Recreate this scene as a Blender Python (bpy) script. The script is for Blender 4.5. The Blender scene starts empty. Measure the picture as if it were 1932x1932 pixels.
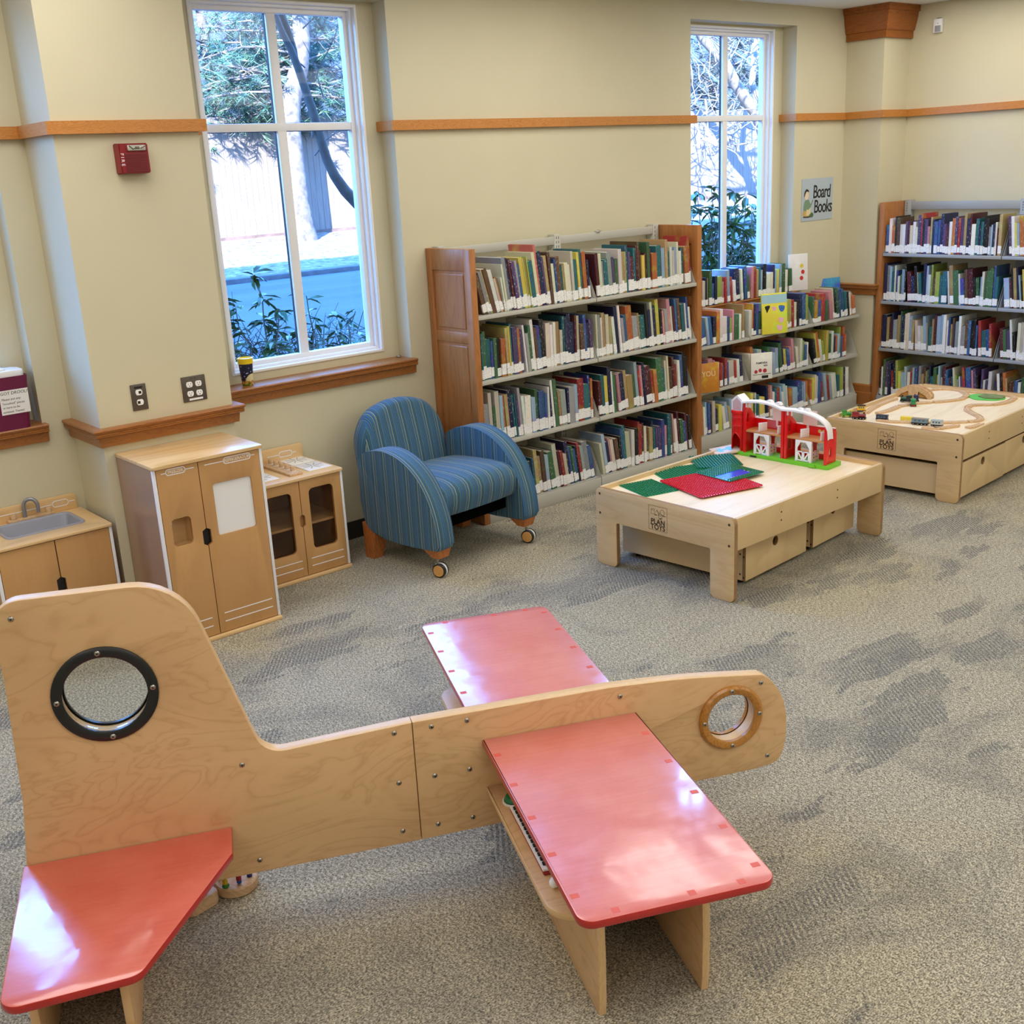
SKY, SUN, LAMP = 17.0, 34.0, 34.0
import bpy, bmesh, math, random
from mathutils import Vector, Matrix, Euler

C = bpy.context.scene.collection
R = math.radians
PI = math.pi

# ------------------------------------------------------------------ nodes
def _nt(name):
    m = bpy.data.materials.new(name)
    m.use_nodes = True
    nt = m.node_tree
    b = nt.nodes['Principled BSDF']
    return m, nt, b

def N(nt, typ, **kw):
    n = nt.nodes.new(typ)
    for k, v in kw.items():
        if k.startswith('i_'):
            n.inputs[k[2:].replace('_', ' ')].default_value = v
        else:
            setattr(n, k, v)
    return n

def L(nt, a, b):
    nt.links.new(a, b)

def srgb(r, g, b):
    def f(c):
        c /= 255.0
        return c / 12.92 if c <= 0.04045 else ((c + 0.055) / 1.055) ** 2.4
    return (f(r), f(g), f(b), 1.0)

def ramp(nt, fac, stops, interp='LINEAR'):
    r = nt.nodes.new('ShaderNodeValToRGB')
    r.color_ramp.interpolation = interp
    els = r.color_ramp.elements
    while len(els) > 1:
        els.remove(els[-1])
    els[0].position = stops[0][0]; els[0].color = stops[0][1]
    for p, c in stops[1:]:
        e = els.new(p); e.color = c
    L(nt, fac, r.inputs['Fac'])
    return r.outputs['Color']

def mixc(nt, fac, a, b, blend='MIX'):
    m = nt.nodes.new('ShaderNodeMix')
    m.data_type = 'RGBA'; m.blend_type = blend
    for sock, v in ((m.inputs['Factor'], fac), (m.inputs['A'] if False else m.inputs[6], a), (m.inputs[7], b)):
        if hasattr(v, 'is_linked') or isinstance(v, bpy.types.NodeSocket):
            L(nt, v, sock)
        else:
            sock.default_value = v
    return m.outputs[2]

def math_(nt, op, a, b=None):
    n = nt.nodes.new('ShaderNodeMath'); n.operation = op
    for i, v in enumerate((a, b)):
        if v is None: continue
        if isinstance(v, bpy.types.NodeSocket): L(nt, v, n.inputs[i])
        else: n.inputs[i].default_value = v
    return n.outputs[0]

def coords(nt, kind='Object', scale=(1, 1, 1), rot=(0, 0, 0)):
    t = nt.nodes.new('ShaderNodeTexCoord')
    mp = nt.nodes.new('ShaderNodeMapping')
    mp.inputs['Scale'].default_value = scale
    mp.inputs['Rotation'].default_value = rot
    L(nt, t.outputs[kind], mp.inputs['Vector'])
    return mp.outputs['Vector']

def noise(nt, vec, scale=5.0, detail=2.0, rough=0.5, dist=0.0):
    n = nt.nodes.new('ShaderNodeTexNoise')
    n.inputs['Scale'].default_value = scale
    n.inputs['Detail'].default_value = detail
    n.inputs['Roughness'].default_value = rough
    n.inputs['Distortion'].default_value = dist
    if vec is not None: L(nt, vec, n.inputs['Vector'])
    return n.outputs['Fac']

def bump(nt, b, height, strength=0.2, dist=0.01):
    n = nt.nodes.new('ShaderNodeBump')
    n.inputs['Strength'].default_value = strength
    n.inputs['Distance'].default_value = dist
    L(nt, height, n.inputs['Height'])
    L(nt, n.outputs['Normal'], b.inputs['Normal'])

def plain(name, col, rough=0.5, metal=0.0, var=0.0, vscale=8.0, coat=0.0, spec=0.5, bmp=0.0, bscale=60.0):
    m, nt, b = _nt(name)
    b.inputs['Roughness'].default_value = rough
    b.inputs['Metallic'].default_value = metal
    b.inputs['Specular IOR Level'].default_value = spec
    if coat:
        b.inputs['Coat Weight'].default_value = coat
        b.inputs['Coat Roughness'].default_value = 0.08
    v = coords(nt)
    if var > 0:
        f = noise(nt, v, vscale, 4, 0.6)
        lo = tuple(c * (1 - var) for c in col[:3]) + (1,)
        hi = tuple(min(1, c * (1 + var)) for c in col[:3]) + (1,)
        L(nt, ramp(nt, f, [(0.3, lo), (0.7, hi)]), b.inputs['Base Color'])
    else:
        b.inputs['Base Color'].default_value = col
    if bmp > 0:
        bump(nt, b, noise(nt, v, bscale, 3, 0.6), bmp, 0.002)
    return m

def wood(name, c_lo, c_hi, stretch=(1, 1, 12), rough=0.4, coat=0.0, scale=3.0, dist=2.5, fine=0.25, spec=0.5, bands=14.0):
    """plain-sawn veneer: contour lines of a stretched, warped noise plus fine pores"""
    m, nt, b = _nt(name)
    b.inputs['Roughness'].default_value = rough
    b.inputs['Specular IOR Level'].default_value = spec
    if coat:
        b.inputs['Coat Weight'].default_value = coat
        b.inputs['Coat Roughness'].default_value = 0.12
    v = coords(nt, 'Object', stretch)
    n1 = noise(nt, v, scale, 3, 0.5, dist)
    ring = math_(nt, 'MULTIPLY', n1, bands)
    ring = math_(nt, 'FRACT', ring)
    tri = math_(nt, 'ABSOLUTE', math_(nt, 'SUBTRACT', ring, 0.5))
    lines = ramp(nt, tri, [(0.0, (0, 0, 0, 1)), (0.14, (0.55, 0.55, 0.55, 1)), (0.5, (1, 1, 1, 1))])
    n2 = noise(nt, v, scale * 14, 3, 0.6)
    f = math_(nt, 'ADD', math_(nt, 'MULTIPLY', lines, 0.62), math_(nt, 'MULTIPLY', n2, fine))
    f = math_(nt, 'ADD', f, math_(nt, 'MULTIPLY', n1, 0.35))
    col = ramp(nt, f, [(0.2, c_lo), (0.95, c_hi)])
    L(nt, col, b.inputs['Base Color'])
    bump(nt, b, n2, 0.04, 0.001)
    return m

# ------------------------------------------------------------------ mesh building
class MB:
    """collects shapes in one bmesh; build() links them as ONE mesh object"""
    def __init__(self):
        self.bm = bmesh.new()
        self.mi = 0
    def _mark(self, n0):
        self.bm.faces.ensure_lookup_table()
        for f in self.bm.faces[n0:]:
            f.material_index = self.mi
    def add_verts_faces(self, vs, fs, M=None):
        bm = self.bm
        n0 = len(bm.faces)
        nv = [bm.verts.new(M @ Vector(v) if M is not None else Vector(v)) for v in vs]
        for f in fs:
            try: bm.faces.new([nv[i] for i in f])
            except ValueError: pass
        self._mark(n0)
        return self
    def box(self, x0, x1, y0, y1, z0, z1, bevel=0.0, seg=2, M=None):
        if x0 > x1: x0, x1 = x1, x0
        if y0 > y1: y0, y1 = y1, y0
        if z0 > z1: z0, z1 = z1, z0
        vs = [(x0, y0, z0), (x1, y0, z0), (x1, y1, z0), (x0, y1, z0), (x0, y0, z1), (x1, y0, z1), (x1, y1, z1), (x0, y1, z1)]
        fs = [(0, 3, 2, 1), (4, 5, 6, 7), (0, 1, 5, 4), (1, 2, 6, 5), (2, 3, 7, 6), (3, 0, 4, 7)]
        if bevel <= 0:
            return self.add_verts_faces(vs, fs, M)
        t = bmesh.new()
        nv = [t.verts.new(v) for v in vs]
        for f in fs: t.faces.new([nv[i] for i in f])
        bmesh.ops.bevel(t, geom=t.edges[:], offset=bevel, segments=seg, profile=0.5, affect='EDGES', clamp_overlap=True)
        return self.merge(t, M)
    def merge(self, t, M=None):
        t.verts.ensure_lookup_table(); t.verts.index_update()
        self.add_verts_faces([v.co.copy() for v in t.verts], [[v.index for v in f.verts] for f in t.faces], M)
        t.free()
        return self
    def mesh(self, me, M=None, keep_mat=False):
        bm = self.bm
        n0 = len(bm.faces)
        self.add_verts_faces([v.co.copy() for v in me.vertices], [list(p.vertices) for p in me.polygons], M)
        return self
    def prism(self, pts, z0, z1, M=None, bevel=0.0, seg=2):
        """pts: CCW (x, y) outline, extruded z0..z1"""
        t = bmesh.new()
        a = [t.verts.new((p[0], p[1], z0)) for p in pts]
        b = [t.verts.new((p[0], p[1], z1)) for p in pts]
        n = len(pts)
        t.faces.new(a[::-1]); t.faces.new(b)
        for i in range(n):
            t.faces.new([a[i], a[(i + 1) % n], b[(i + 1) % n], b[i]])
        if bevel > 0:
            es = [e for e in t.edges if abs(e.verts[0].co.z - e.verts[1].co.z) < 1e-7]
            bmesh.ops.bevel(t, geom=es, offset=bevel, segments=seg, profile=0.5, affect='EDGES', clamp_overlap=True)
        return self.merge(t, M)
    def lathe(self, prof, seg=24, M=None, a0=0.0, a1=2 * PI):
        """prof: (r, z) list, turned about z"""
        full = abs(a1 - a0 - 2 * PI) < 1e-6
        n = seg if full else seg + 1
        vs, fs = [], []
        for i in range(n):
            a = a0 + (a1 - a0) * i / seg
            for r, z in prof:
                vs.append((r * math.cos(a), r * math.sin(a), z))
        k = len(prof)
        for i in range(seg):
            j = (i + 1) % n
            for q in range(k - 1):
                fs.append((i * k + q, j * k + q, j * k + q + 1, i * k + q + 1))
        t = bmesh.new()
        nv = [t.verts.new(v) for v in vs]
        for f in fs: t.faces.new([nv[x] for x in f])
        bmesh.ops.remove_doubles(t, verts=t.verts[:], dist=1e-6)
        bmesh.ops.recalc_face_normals(t, faces=t.faces[:])
        return self.merge(t, M)
    def cyl(self, r, z0, z1, seg=20, M=None, r1=None):
        r1 = r if r1 is None else r1
        return self.lathe([(0, z0), (r, z0), (r1, z1), (0, z1)], seg, M)
    def tube(self, pts, rad, seg=8, M=None, cap=True):
        pts = [Vector(p) for p in pts]
        n = len(pts)
        rads = rad if isinstance(rad, (list, tuple)) else [rad] * n
        vs, fs = [], []
        prev = None
        for i, p in enumerate(pts):
            d = (pts[min(i + 1, n - 1)] - pts[max(i - 1, 0)])
            if d.length < 1e-9: d = Vector((0, 0, 1))
            d.normalize()
            if prev is None:
                u = d.orthogonal().normalized()
            else:
                u = (prev - d * prev.dot(d))
                u = u.normalized() if u.length > 1e-6 else d.orthogonal().normalized()
            prev = u
            w = d.cross(u)
            for k in range(seg):
                a = 2 * PI * k / seg
                vs.append(p + (u * math.cos(a) + w * math.sin(a)) * rads[i])
        for i in range(n - 1):
            for k in range(seg):
                k2 = (k + 1) % seg
                fs.append((i * seg + k, i * seg + k2, (i + 1) * seg + k2, (i + 1) * seg + k))
        if cap:
            fs.append(tuple(range(seg))[::-1]); fs.append(tuple((n - 1) * seg + k for k in range(seg)))
        return self.add_verts_faces(vs, fs, M)
    def sweep(self, path, prof, closed_prof=True, M=None):
        """path: xy polyline; prof: (out, z); out is measured to the right of the travel direction, corners mitred"""
        P = [Vector((p[0], p[1])) for p in path]
        n = len(P); k = len(prof)
        vs, fs = [], []
        for i in range(n):
            d0 = (P[i] - P[i - 1]).normalized() if i > 0 else (P[1] - P[0]).normalized()
            d1 = (P[i + 1] - P[i]).normalized() if i < n - 1 else d0
            n0 = Vector((d0.y, -d0.x)); n1 = Vector((d1.y, -d1.x))
            mit = (n0 + n1)
            mit = mit / max(1e-6, mit.dot(n0))
            for o, z in prof:
                q = P[i] + mit * o
                vs.append((q.x, q.y, z))
        for i in range(n - 1):
            for q in range(k if closed_prof else k - 1):
                q2 = (q + 1) % k
                fs.append((i * k + q, (i + 1) * k + q, (i + 1) * k + q2, i * k + q2))
        if closed_prof:
            fs.append(tuple(range(k))); fs.append(tuple((n - 1) * k + q for q in range(k))[::-1])
        t = bmesh.new()
        nv = [t.verts.new(v) for v in vs]
        for f in fs:
            t.faces.new([nv[x] for x in f])
        bmesh.ops.recalc_face_normals(t, faces=t.faces[:])
        return self.merge(t, M)
    def sphere(self, r, M=None, seg=16, rings=10):
        t = bmesh.new()
        bmesh.ops.create_uvsphere(t, u_segments=seg, v_segments=rings, radius=r)
        return self.merge(t, M)
    def tomesh(self, name, smooth=True, angle=38):
        me = bpy.data.meshes.new(name)
        bmesh.ops.recalc_face_normals(self.bm, faces=self.bm.faces[:]) if False else None
        self.bm.to_mesh(me); self.bm.free()
        if smooth:
            for p in me.polygons: p.use_smooth = True
            me.set_sharp_from_angle(angle=R(angle))
        return me
    def build(self, name, mats, parent=None, M=None, smooth=True, angle=38):
        return link(name, self.tomesh(name, smooth, angle), mats, parent, M)

def link(name, me, mats, parent=None, M=None):
    o = bpy.data.objects.new(name, me)
    C.objects.link(o)
    for m in (mats if isinstance(mats, (list, tuple)) else [mats]):
        me.materials.append(m)
    if parent is not None: o.parent = parent
    if M is not None: o.matrix_basis = M
    return o

def empty(name, loc=(0, 0, 0), rotz=0.0):
    o = bpy.data.objects.new(name, None)
    C.objects.link(o)
    o.location = loc; o.rotation_euler = (0, 0, rotz)
    o.empty_display_size = 0.1
    return o

def tag(o, label, cat, group=None, kind=None):
    o['label'] = label; o['category'] = cat
    if group: o['group'] = group
    if kind: o['kind'] = kind
    return o

def struct(o, label=None):
    o['kind'] = 'structure'
    if label: o['label'] = label
    return o

def T(x=0, y=0, z=0): return Matrix.Translation((x, y, z))
def RX(a): return Matrix.Rotation(R(a), 4, 'X')
def RY(a): return Matrix.Rotation(R(a), 4, 'Y')
def RZ(a): return Matrix.Rotation(R(a), 4, 'Z')
# planes: outline (a, b) -> world
XZ = Matrix(((1, 0, 0, 0), (0, 0, 1, 0), (0, 1, 0, 0), (0, 0, 0, 1)))     # (a,b,h) -> (a, h, b)
YZ = Matrix(((0, 0, 1, 0), (1, 0, 0, 0), (0, 1, 0, 0), (0, 0, 0, 1)))     # (a,b,h) -> (h, a, b)

def rrect(x0, x1, y0, y1, r, seg=5):
    """rounded rectangle outline, CCW; r is one radius or four (bl, br, tr, tl)"""
    rs = r if isinstance(r, (list, tuple)) else (r,) * 4
    pts = []
    for (cx, cy, a0, q) in ((x0, y0, 180, 0), (x1, y0, 270, 1), (x1, y1, 0, 2), (x0, y1, 90, 3)):
        rr = rs[q]
        if rr <= 0: pts.append((cx, cy)); continue
        ox = cx + (rr if cx == x0 else -rr); oy = cy + (rr if cy == y0 else -rr)
        for i in range(seg + 1):
            a = R(a0 + 90 * i / seg)
            pts.append((ox + rr * math.cos(a), oy + rr * math.sin(a)))
    return pts

def circ(cx, cy, r, seg=32):
    return [(cx + r * math.cos(2 * PI * i / seg), cy + r * math.sin(2 * PI * i / seg)) for i in range(seg)]

def _curve_mesh(cu):
    o = bpy.data.objects.new('tmp', cu)
    C.objects.link(o)
    dg = bpy.context.evaluated_depsgraph_get()
    me = bpy.data.meshes.new_from_object(o.evaluated_get(dg))
    bpy.data.objects.remove(o); 
    return me

def plate(outer, holes=(), t=0.02, bevel=0.0):
    """flat board with holes: outline in xy, thickness 0..t in z, eased edges"""
    cu = bpy.data.curves.new('plate', 'CURVE')
    cu.dimensions = '2D'; cu.fill_mode = 'BOTH'
    cu.extrude = t / 2 - bevel
    cu.bevel_depth = bevel; cu.bevel_resolution = 1 if bevel else 0
    cu.offset = -bevel
    for pts in [outer] + list(holes):
        sp = cu.splines.new('POLY')
        sp.points.add(len(pts) - 1)
        for p, q in zip(sp.points, pts): p.co = (q[0], q[1], 0, 1)
        sp.use_cyclic_u = True
    me = _curve_mesh(cu)
    bpy.data.curves.remove(cu)
    me.transform(T(0, 0, t / 2))
    bm = bmesh.new(); bm.from_mesh(me)
    bmesh.ops.remove_doubles(bm, verts=bm.verts[:], dist=1e-6)
    bmesh.ops.recalc_face_normals(bm, faces=bm.faces[:])
    bm.to_mesh(me); bm.free()
    return me

def plate_obj(name, outer, holes, t, bevel, mats, parent, M, smooth=True):
    me = plate(outer, holes, t, bevel)
    if isinstance(mats, (list, tuple)) and len(mats) > 1:
        for p in me.polygons:
            if abs(p.normal.z) < 0.9: p.material_index = 1
    if smooth:
        for p in me.polygons: p.use_smooth = True
        me.set_sharp_from_angle(angle=R(35))
    o = bpy.data.objects.new(name, me); C.objects.link(o)
    for m in (mats if isinstance(mats, (list, tuple)) else [mats]): me.materials.append(m)
    o.parent = parent; o.matrix_basis = M
    return o

def text_mesh(body, size=0.1, ext=0.0006, align='CENTER', bold=0.0, spacing=1.0, shear=0.0):
    cu = bpy.data.curves.new('txt', 'FONT')
    cu.body = body; cu.size = size; cu.extrude = ext
    cu.align_x = align; cu.align_y = 'CENTER'
    cu.offset = bold; cu.space_character = spacing; cu.shear = shear
    cu.resolution_u = 3
    me = _curve_mesh(cu)
    bpy.data.curves.remove(cu)
    return me

def stroke(pts, w, t=0.0006, closed=False):
    """flat line drawing: a ribbon of width w along xy points, thickness t -> (verts, faces)"""
    P = [Vector(p) for p in pts]
    n = len(P)
    vs, fs = [], []
    for i in range(n):
        a = P[(i - 1) % n] if (closed or i > 0) else P[i]
        b = P[(i + 1) % n] if (closed or i < n - 1) else P[i]
        d = (b - a).normalized()
        nn = Vector((-d.y, d.x)) * w / 2
        for s, z in ((1, 0), (-1, 0), (-1, t), (1, t)):
            q = P[i] + nn * s
            vs.append((q.x, q.y, z))
    for i in range(n if closed else n - 1):
        j = (i + 1) % n
        for q in range(4):
            q2 = (q + 1) % 4
            fs.append((i * 4 + q, j * 4 + q, j * 4 + q2, i * 4 + q2))
    if not closed:
        fs.append((0, 1, 2, 3)); fs.append(tuple((n - 1) * 4 + q for q in (3, 2, 1, 0)))
    return vs, fs
# facing -y: outline x -> x, y -> z, thickness goes towards -y
def FRONT(x=0, y=0, z=0): return T(x, y, z) @ RX(90)
# ------------------------------------------------------------------ materials
M = {}
def wallmat():
    m, nt, b = _nt('cream wall paint')
    v = coords(nt)
    n = noise(nt, v, 1.3, 4, 0.6)
    L(nt, ramp(nt, n, [(0.3, srgb(203, 195, 166)), (0.7, srgb(209, 201, 172))]), b.inputs['Base Color'])
    b.inputs['Roughness'].default_value = 0.55
    b.inputs['Specular IOR Level'].default_value = 0.3
    bump(nt, b, noise(nt, v, 220, 2, 0.5), 0.06, 0.001)
    return m
M['wall'] = wallmat()
M['ceiling'] = plain('ceiling paint', srgb(232, 234, 238), 0.8, var=0.02)
M['white_trim'] = plain('white window paint', srgb(238, 238, 240), 0.35, var=0.02)
M['rubber_base'] = plain('black rubber base', srgb(38, 34, 32), 0.6)
M['trim'] = wood('stained maple trim', srgb(158, 96, 38), srgb(200, 134, 66), (10, 10, 90), 0.35, 0.0, 0.6, 1.0, 0.3)
M['trim_x'] = wood('stained maple moulding', srgb(126, 74, 30), srgb(164, 104, 50), (8, 30, 60), 0.35, 0.0, 0.5, 1.0, 0.35)
M['capital'] = wood('dark stained capital', srgb(124, 66, 18), srgb(158, 90, 30), (6, 6, 30), 0.4, 0.0, 0.6, 1.0, 0.3)
M['case_wood'] = wood('stained birch end panel', srgb(148, 92, 46), srgb(172, 112, 60), (20, 20, 3), 0.35, 0.0, 0.5, 1.2, 0.4, bands=5)
M['birch'] = wood('clear birch veneer', srgb(196, 154, 107), srgb(214, 175, 128), (1.6, 3.6, 3.6), 0.36, 0.0, 1.25, 1.7, 0.55, bands=9)
M['birch_edge'] = wood('plywood edge', srgb(196, 156, 106), srgb(226, 192, 144), (3, 3, 120), 0.4, 0.0, 1.5, 0.2, 0.3)
M['kitchen'] = wood('maple veneer', srgb(176, 128, 76), srgb(196, 150, 96), (4, 0.7, 4), 0.32, 0.0, 0.9, 0.8, 0.5, bands=2)
M['kitchen_top'] = wood('maple veneer top', srgb(206, 166, 112), srgb(226, 190, 138), (1.0, 7, 7), 0.3, 0.0, 0.8, 1.0, 0.25, bands=4)
M['kitchen_in'] = wood('maple inside', srgb(150, 104, 58), srgb(176, 128, 78), (7, 7, 1.0), 0.4, 0.0, 0.9, 1.0, 0.25, bands=4)
M['kitchen_edge'] = plain('white edge band', srgb(232, 232, 238), 0.3)
M['laminate'] = plain('glossy brown laminate side', srgb(160, 128, 104), 0.22, var=0.03)
M['table_wood'] = wood('pale rubberwood ply', srgb(202, 170, 122), srgb(216, 186, 140), (1.6, 9, 3), 0.42, 0.0, 0.8, 1.2, 0.3, bands=5)
M['table_wood2'] = wood('pale vertical ply', srgb(196, 166, 120), srgb(212, 184, 138), (6, 0.9, 6), 0.42, 0.0, 0.8, 0.6, 0.5, bands=2)
M['table_edge'] = plain('ply edge brown', srgb(150, 116, 78), 0.5, var=0.15, vscale=40)
M['table_top'] = wood('pale tray ply', srgb(226, 204, 166), srgb(238, 220, 186), (1.2, 9, 9), 0.45, 0.0, 0.8, 0.8, 0.2, bands=4)
M['track'] = wood('beech track', srgb(188, 152, 112), srgb(214, 180, 140), (4, 4, 4), 0.5, 0.0, 1.5, 1.0, 0.3)
M['dark'] = plain('dark burnt brown', srgb(58, 38, 24), 0.8)
M['black'] = plain('black', srgb(14, 14, 15), 0.5)
M['black_plastic'] = plain('black plastic ring', srgb(24, 27, 30), 0.35)
M['white'] = plain('white', srgb(238, 238, 238), 0.4)
M['chrome'] = plain('steel bolt', srgb(170, 166, 160), 0.28, 1.0)
M['steel_grey'] = plain('grey faucet', srgb(150, 150, 156), 0.35, 0.5)
M['sink'] = plain('grey sink plastic', srgb(150, 152, 164), 0.35)
M['shelf_metal'] = plain('off white shelf metal', srgb(186, 184, 173), 0.4, var=0.02)
M['shelf_cool'] = plain('grey shelf metal', srgb(156, 159, 162), 0.4, var=0.02)
M['slot'] = plain('slot black', srgb(30, 28, 26), 0.8)

def red_stain(name, lo, hi, coat_r):
    m, nt, b = _nt(name)
    v = coords(nt)
    n1 = noise(nt, v, 6, 5, 0.65)
    n2 = noise(nt, coords(nt, 'Object', (3, 40, 20)), 2, 3, 0.6)
    f = math_(nt, 'ADD', math_(nt, 'MULTIPLY', n1, 0.7), math_(nt, 'MULTIPLY', n2, 0.3))
    L(nt, ramp(nt, f, [(0.35, lo), (0.65, hi)]), b.inputs['Base Color'])
    b.inputs['Roughness'].default_value = 0.38
    b.inputs['Specular IOR Level'].default_value = 0.7
    b.inputs['Coat Weight'].default_value = 1.0
    b.inputs['Coat IOR'].default_value = 1.7
    L(nt, ramp(nt, noise(nt, v, 14, 4, 0.6), [(0.4, (coat_r * .5,) * 3 + (1,)), (0.62, (coat_r * 1.5,) * 3 + (1,))]), b.inputs['Coat Roughness'])
    return m
M['red'] = red_stain('faded red stained ply', srgb(210, 104, 100), srgb(222, 126, 122), 0.18)
M['red_tail'] = red_stain('red stained ply', srgb(208, 82, 68), srgb(220, 106, 90), 0.16)
M['red_edge'] = plain('red edge', srgb(176, 36, 34), 0.3, var=0.1, vscale=20, coat=0.4)
M['red_mark'] = plain('red unfaded square', srgb(208, 82, 72), 0.4)
M['ring_wood'] = wood('stained ring', srgb(150, 96, 30), srgb(186, 128, 54), (10, 10, 10), 0.3, 0.3, 1.5, 0.6, 0.3)

def carpet():
    m, nt, b = _nt('carpet tile')
    v = coords(nt)
    tile = coords(nt, 'Object', (1, 1, 1), (0, 0, R(38)))
    # yarn speckle, slightly drawn out
    y1 = noise(nt, coords(nt, 'Object', (1, 1.8, 1), (0, 0, R(25))), 150, 2, 0.6)
    y2 = noise(nt, coords(nt, 'Object', (2.2, 1, 1), (0, 0, R(-20))), 62, 3, 0.65)
    sp = math_(nt, 'ADD', math_(nt, 'MULTIPLY', y1, 0.66), math_(nt, 'MULTIPLY', y2, 0.42))
    base = ramp(nt, sp, [(0.39, srgb(84, 80, 70)), (0.52, srgb(148, 141, 123)), (0.65, srgb(212, 203, 178))])
    dark = ramp(nt, sp, [(0.38, srgb(54, 55, 56)), (0.52, srgb(98, 98, 96)), (0.68, srgb(152, 149, 141))])
    # broad drifts of darker grey
    big = noise(nt, v, 1.5, 6, 0.66, 0.9)
    bm_ = ramp(nt, big, [(0.47, (0, 0, 0, 1)), (0.62, (1, 1, 1, 1))])
    # torn, angular fragments with a ribbed weave, running in two directions
    def frag(rot, sx, sy, thr, off, rib_scale):
        vv = coords(nt, 'Object', (sx, sy, 1), (0, 0, R(rot)))
        vo = N(nt, 'ShaderNodeTexVoronoi', distance='MANHATTAN', feature='F1')
        vo.inputs['Scale'].default_value = 1.0; vo.inputs['Randomness'].default_value = 1.0
        nz = N(nt, 'ShaderNodeTexNoise'); nz.inputs['Scale'].default_value = 3.2; nz.inputs['Detail'].default_value = 6; nz.inputs['Roughness'].default_value = 0.7
        L(nt, vv, nz.inputs['Vector'])
        sc = N(nt, 'ShaderNodeVectorMath', operation='SCALE'); sc.inputs['Scale'].default_value = 0.62
        ad = N(nt, 'ShaderNodeVectorMath', operation='ADD'); o2 = N(nt, 'ShaderNodeVectorMath', operation='ADD'); o2.inputs[1].default_value = off
        L(nt, nz.outputs['Color'], sc.inputs[0]); L(nt, vv, ad.inputs[0]); L(nt, sc.outputs[0], ad.inputs[1]); L(nt, ad.outputs[0], o2.inputs[0])
        L(nt, o2.outputs[0], vo.inputs['Vector'])
        sep = N(nt, 'ShaderNodeSeparateColor'); L(nt, vo.outputs['Color'], sep.inputs[0])
        pick = math_(nt, 'GREATER_THAN', sep.outputs[0], thr)
        near = math_(nt, 'LESS_THAN', vo.outputs['Distance'], 0.52)
        soft = ramp(nt, noise(nt, vv, 1.1, 4, 0.6), [(0.36, (0.1, 0.1, 0.1, 1)), (0.48, (1, 1, 1, 1))])
        wv = N(nt, 'ShaderNodeTexWave', bands_direction='X'); wv.inputs['Scale'].default_value = rib_scale; wv.inputs['Distortion'].default_value = 2.0
        wv.inputs['Detail'].default_value = 2; wv.inputs['Detail Scale'].default_value = 3
        L(nt, tile, wv.inputs['Vector'])
        rib = ramp(nt, wv.outputs['Fac'], [(0.25, (0.3, 0.3, 0.3, 1)), (0.6, (1, 1, 1, 1))])
        return math_(nt, 'MULTIPLY', math_(nt, 'MULTIPLY', math_(nt, 'MULTIPLY', pick, near), soft), rib)
    pm = math_(nt, 'MAXIMUM', frag(62, 1.3, 3.4, 0.48, (3, 7, 0), 21), frag(-24, 1.5, 3.8, 0.5, (11, 2, 0), 19))
    fac = math_(nt, 'MAXIMUM', math_(nt, 'MULTIPLY', pm, 0.8), math_(nt, 'MULTIPLY', bm_, 0.5))
    L(nt, mixc(nt, fac, base, dark), b.inputs['Base Color'])
    b.inputs['Roughness'].default_value = 0.95
    b.inputs['Specular IOR Level'].default_value = 0.1
    bump(nt, b, math_(nt, 'SUBTRACT', sp, math_(nt, 'MULTIPLY', pm, 0.25)), 0.7, 0.006)
    return m
M['carpet'] = carpet()

def striped(axis='x', name='striped upholstery', side_axis=None):
    """blue-teal upholstery stripes; they follow the cloth, running across `axis`"""
    m, nt, b = _nt(name)
    t = nt.nodes.new('ShaderNodeTexCoord')
    s = N(nt, 'ShaderNodeSeparateXYZ'); L(nt, t.outputs['Object'], s.inputs[0])
    ax = s.outputs['XYZ'.index(axis.upper())]
    if side_axis:
        nn = N(nt, 'ShaderNodeSeparateXYZ'); L(nt, t.outputs['Normal'], nn.inputs[0])
        k = math_(nt, 'GREATER_THAN', math_(nt, 'ABSOLUTE', nn.outputs[0]), 0.75)
        other = s.outputs['XYZ'.index(side_axis.upper())]
        mx = N(nt, 'ShaderNodeMix'); L(nt, k, mx.inputs['Factor']); L(nt, ax, mx.inputs[2]); L(nt, other, mx.inputs[3])
        ax = mx.outputs[0]
    u = math_(nt, 'FRACT', math_(nt, 'MULTIPLY', math_(nt, 'ADD', ax, 5.0), 1 / 0.083))
    bl, bl2, te, te2, cr, nv, gr = srgb(36, 74, 112), srgb(52, 98, 142), srgb(76, 116, 120), srgb(60, 96, 102), srgb(172, 172, 126), srgb(22, 46, 76), srgb(104, 130, 136)
    stops = [(0.0, cr), (0.035, bl), (0.12, te2), (0.2, nv), (0.23, te), (0.31, bl2), (0.42, bl), (0.46, gr), (0.49, bl), (0.56, te), (0.62, nv), (0.65, bl2), (0.74, te2), (0.8, cr), (0.825, nv), (0.86, bl2), (0.93, te)]
    col = ramp(nt, u, stops, 'CONSTANT')
    v = coords(nt)
    f = noise(nt, v, 300, 2, 0.6)
    L(nt, mixc(nt, 0.2, col, ramp(nt, f, [(0.3, srgb(34, 66, 98)), (0.7, srgb(88, 126, 152))])), b.inputs['Base Color'])
    b.inputs['Roughness'].default_value = 0.85
    b.inputs['Specular IOR Level'].default_value = 0.25
    b.inputs['Sheen Weight'].default_value = 0.15
    bump(nt, b, f, 0.25, 0.002)
    return m
M['stripe_x'] = striped('x', 'striped upholstery seat')
M['stripe_back'] = striped('x', 'striped upholstery back', 'y')
M['stripe_arm'] = striped('x', 'striped upholstery arms', 'y')
M['leg_wood'] = wood('cherry leg', srgb(150, 84, 38), srgb(190, 116, 60), (14, 14, 3), 0.35, 0.0, 0.7, 1.0, 0.3)
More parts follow.
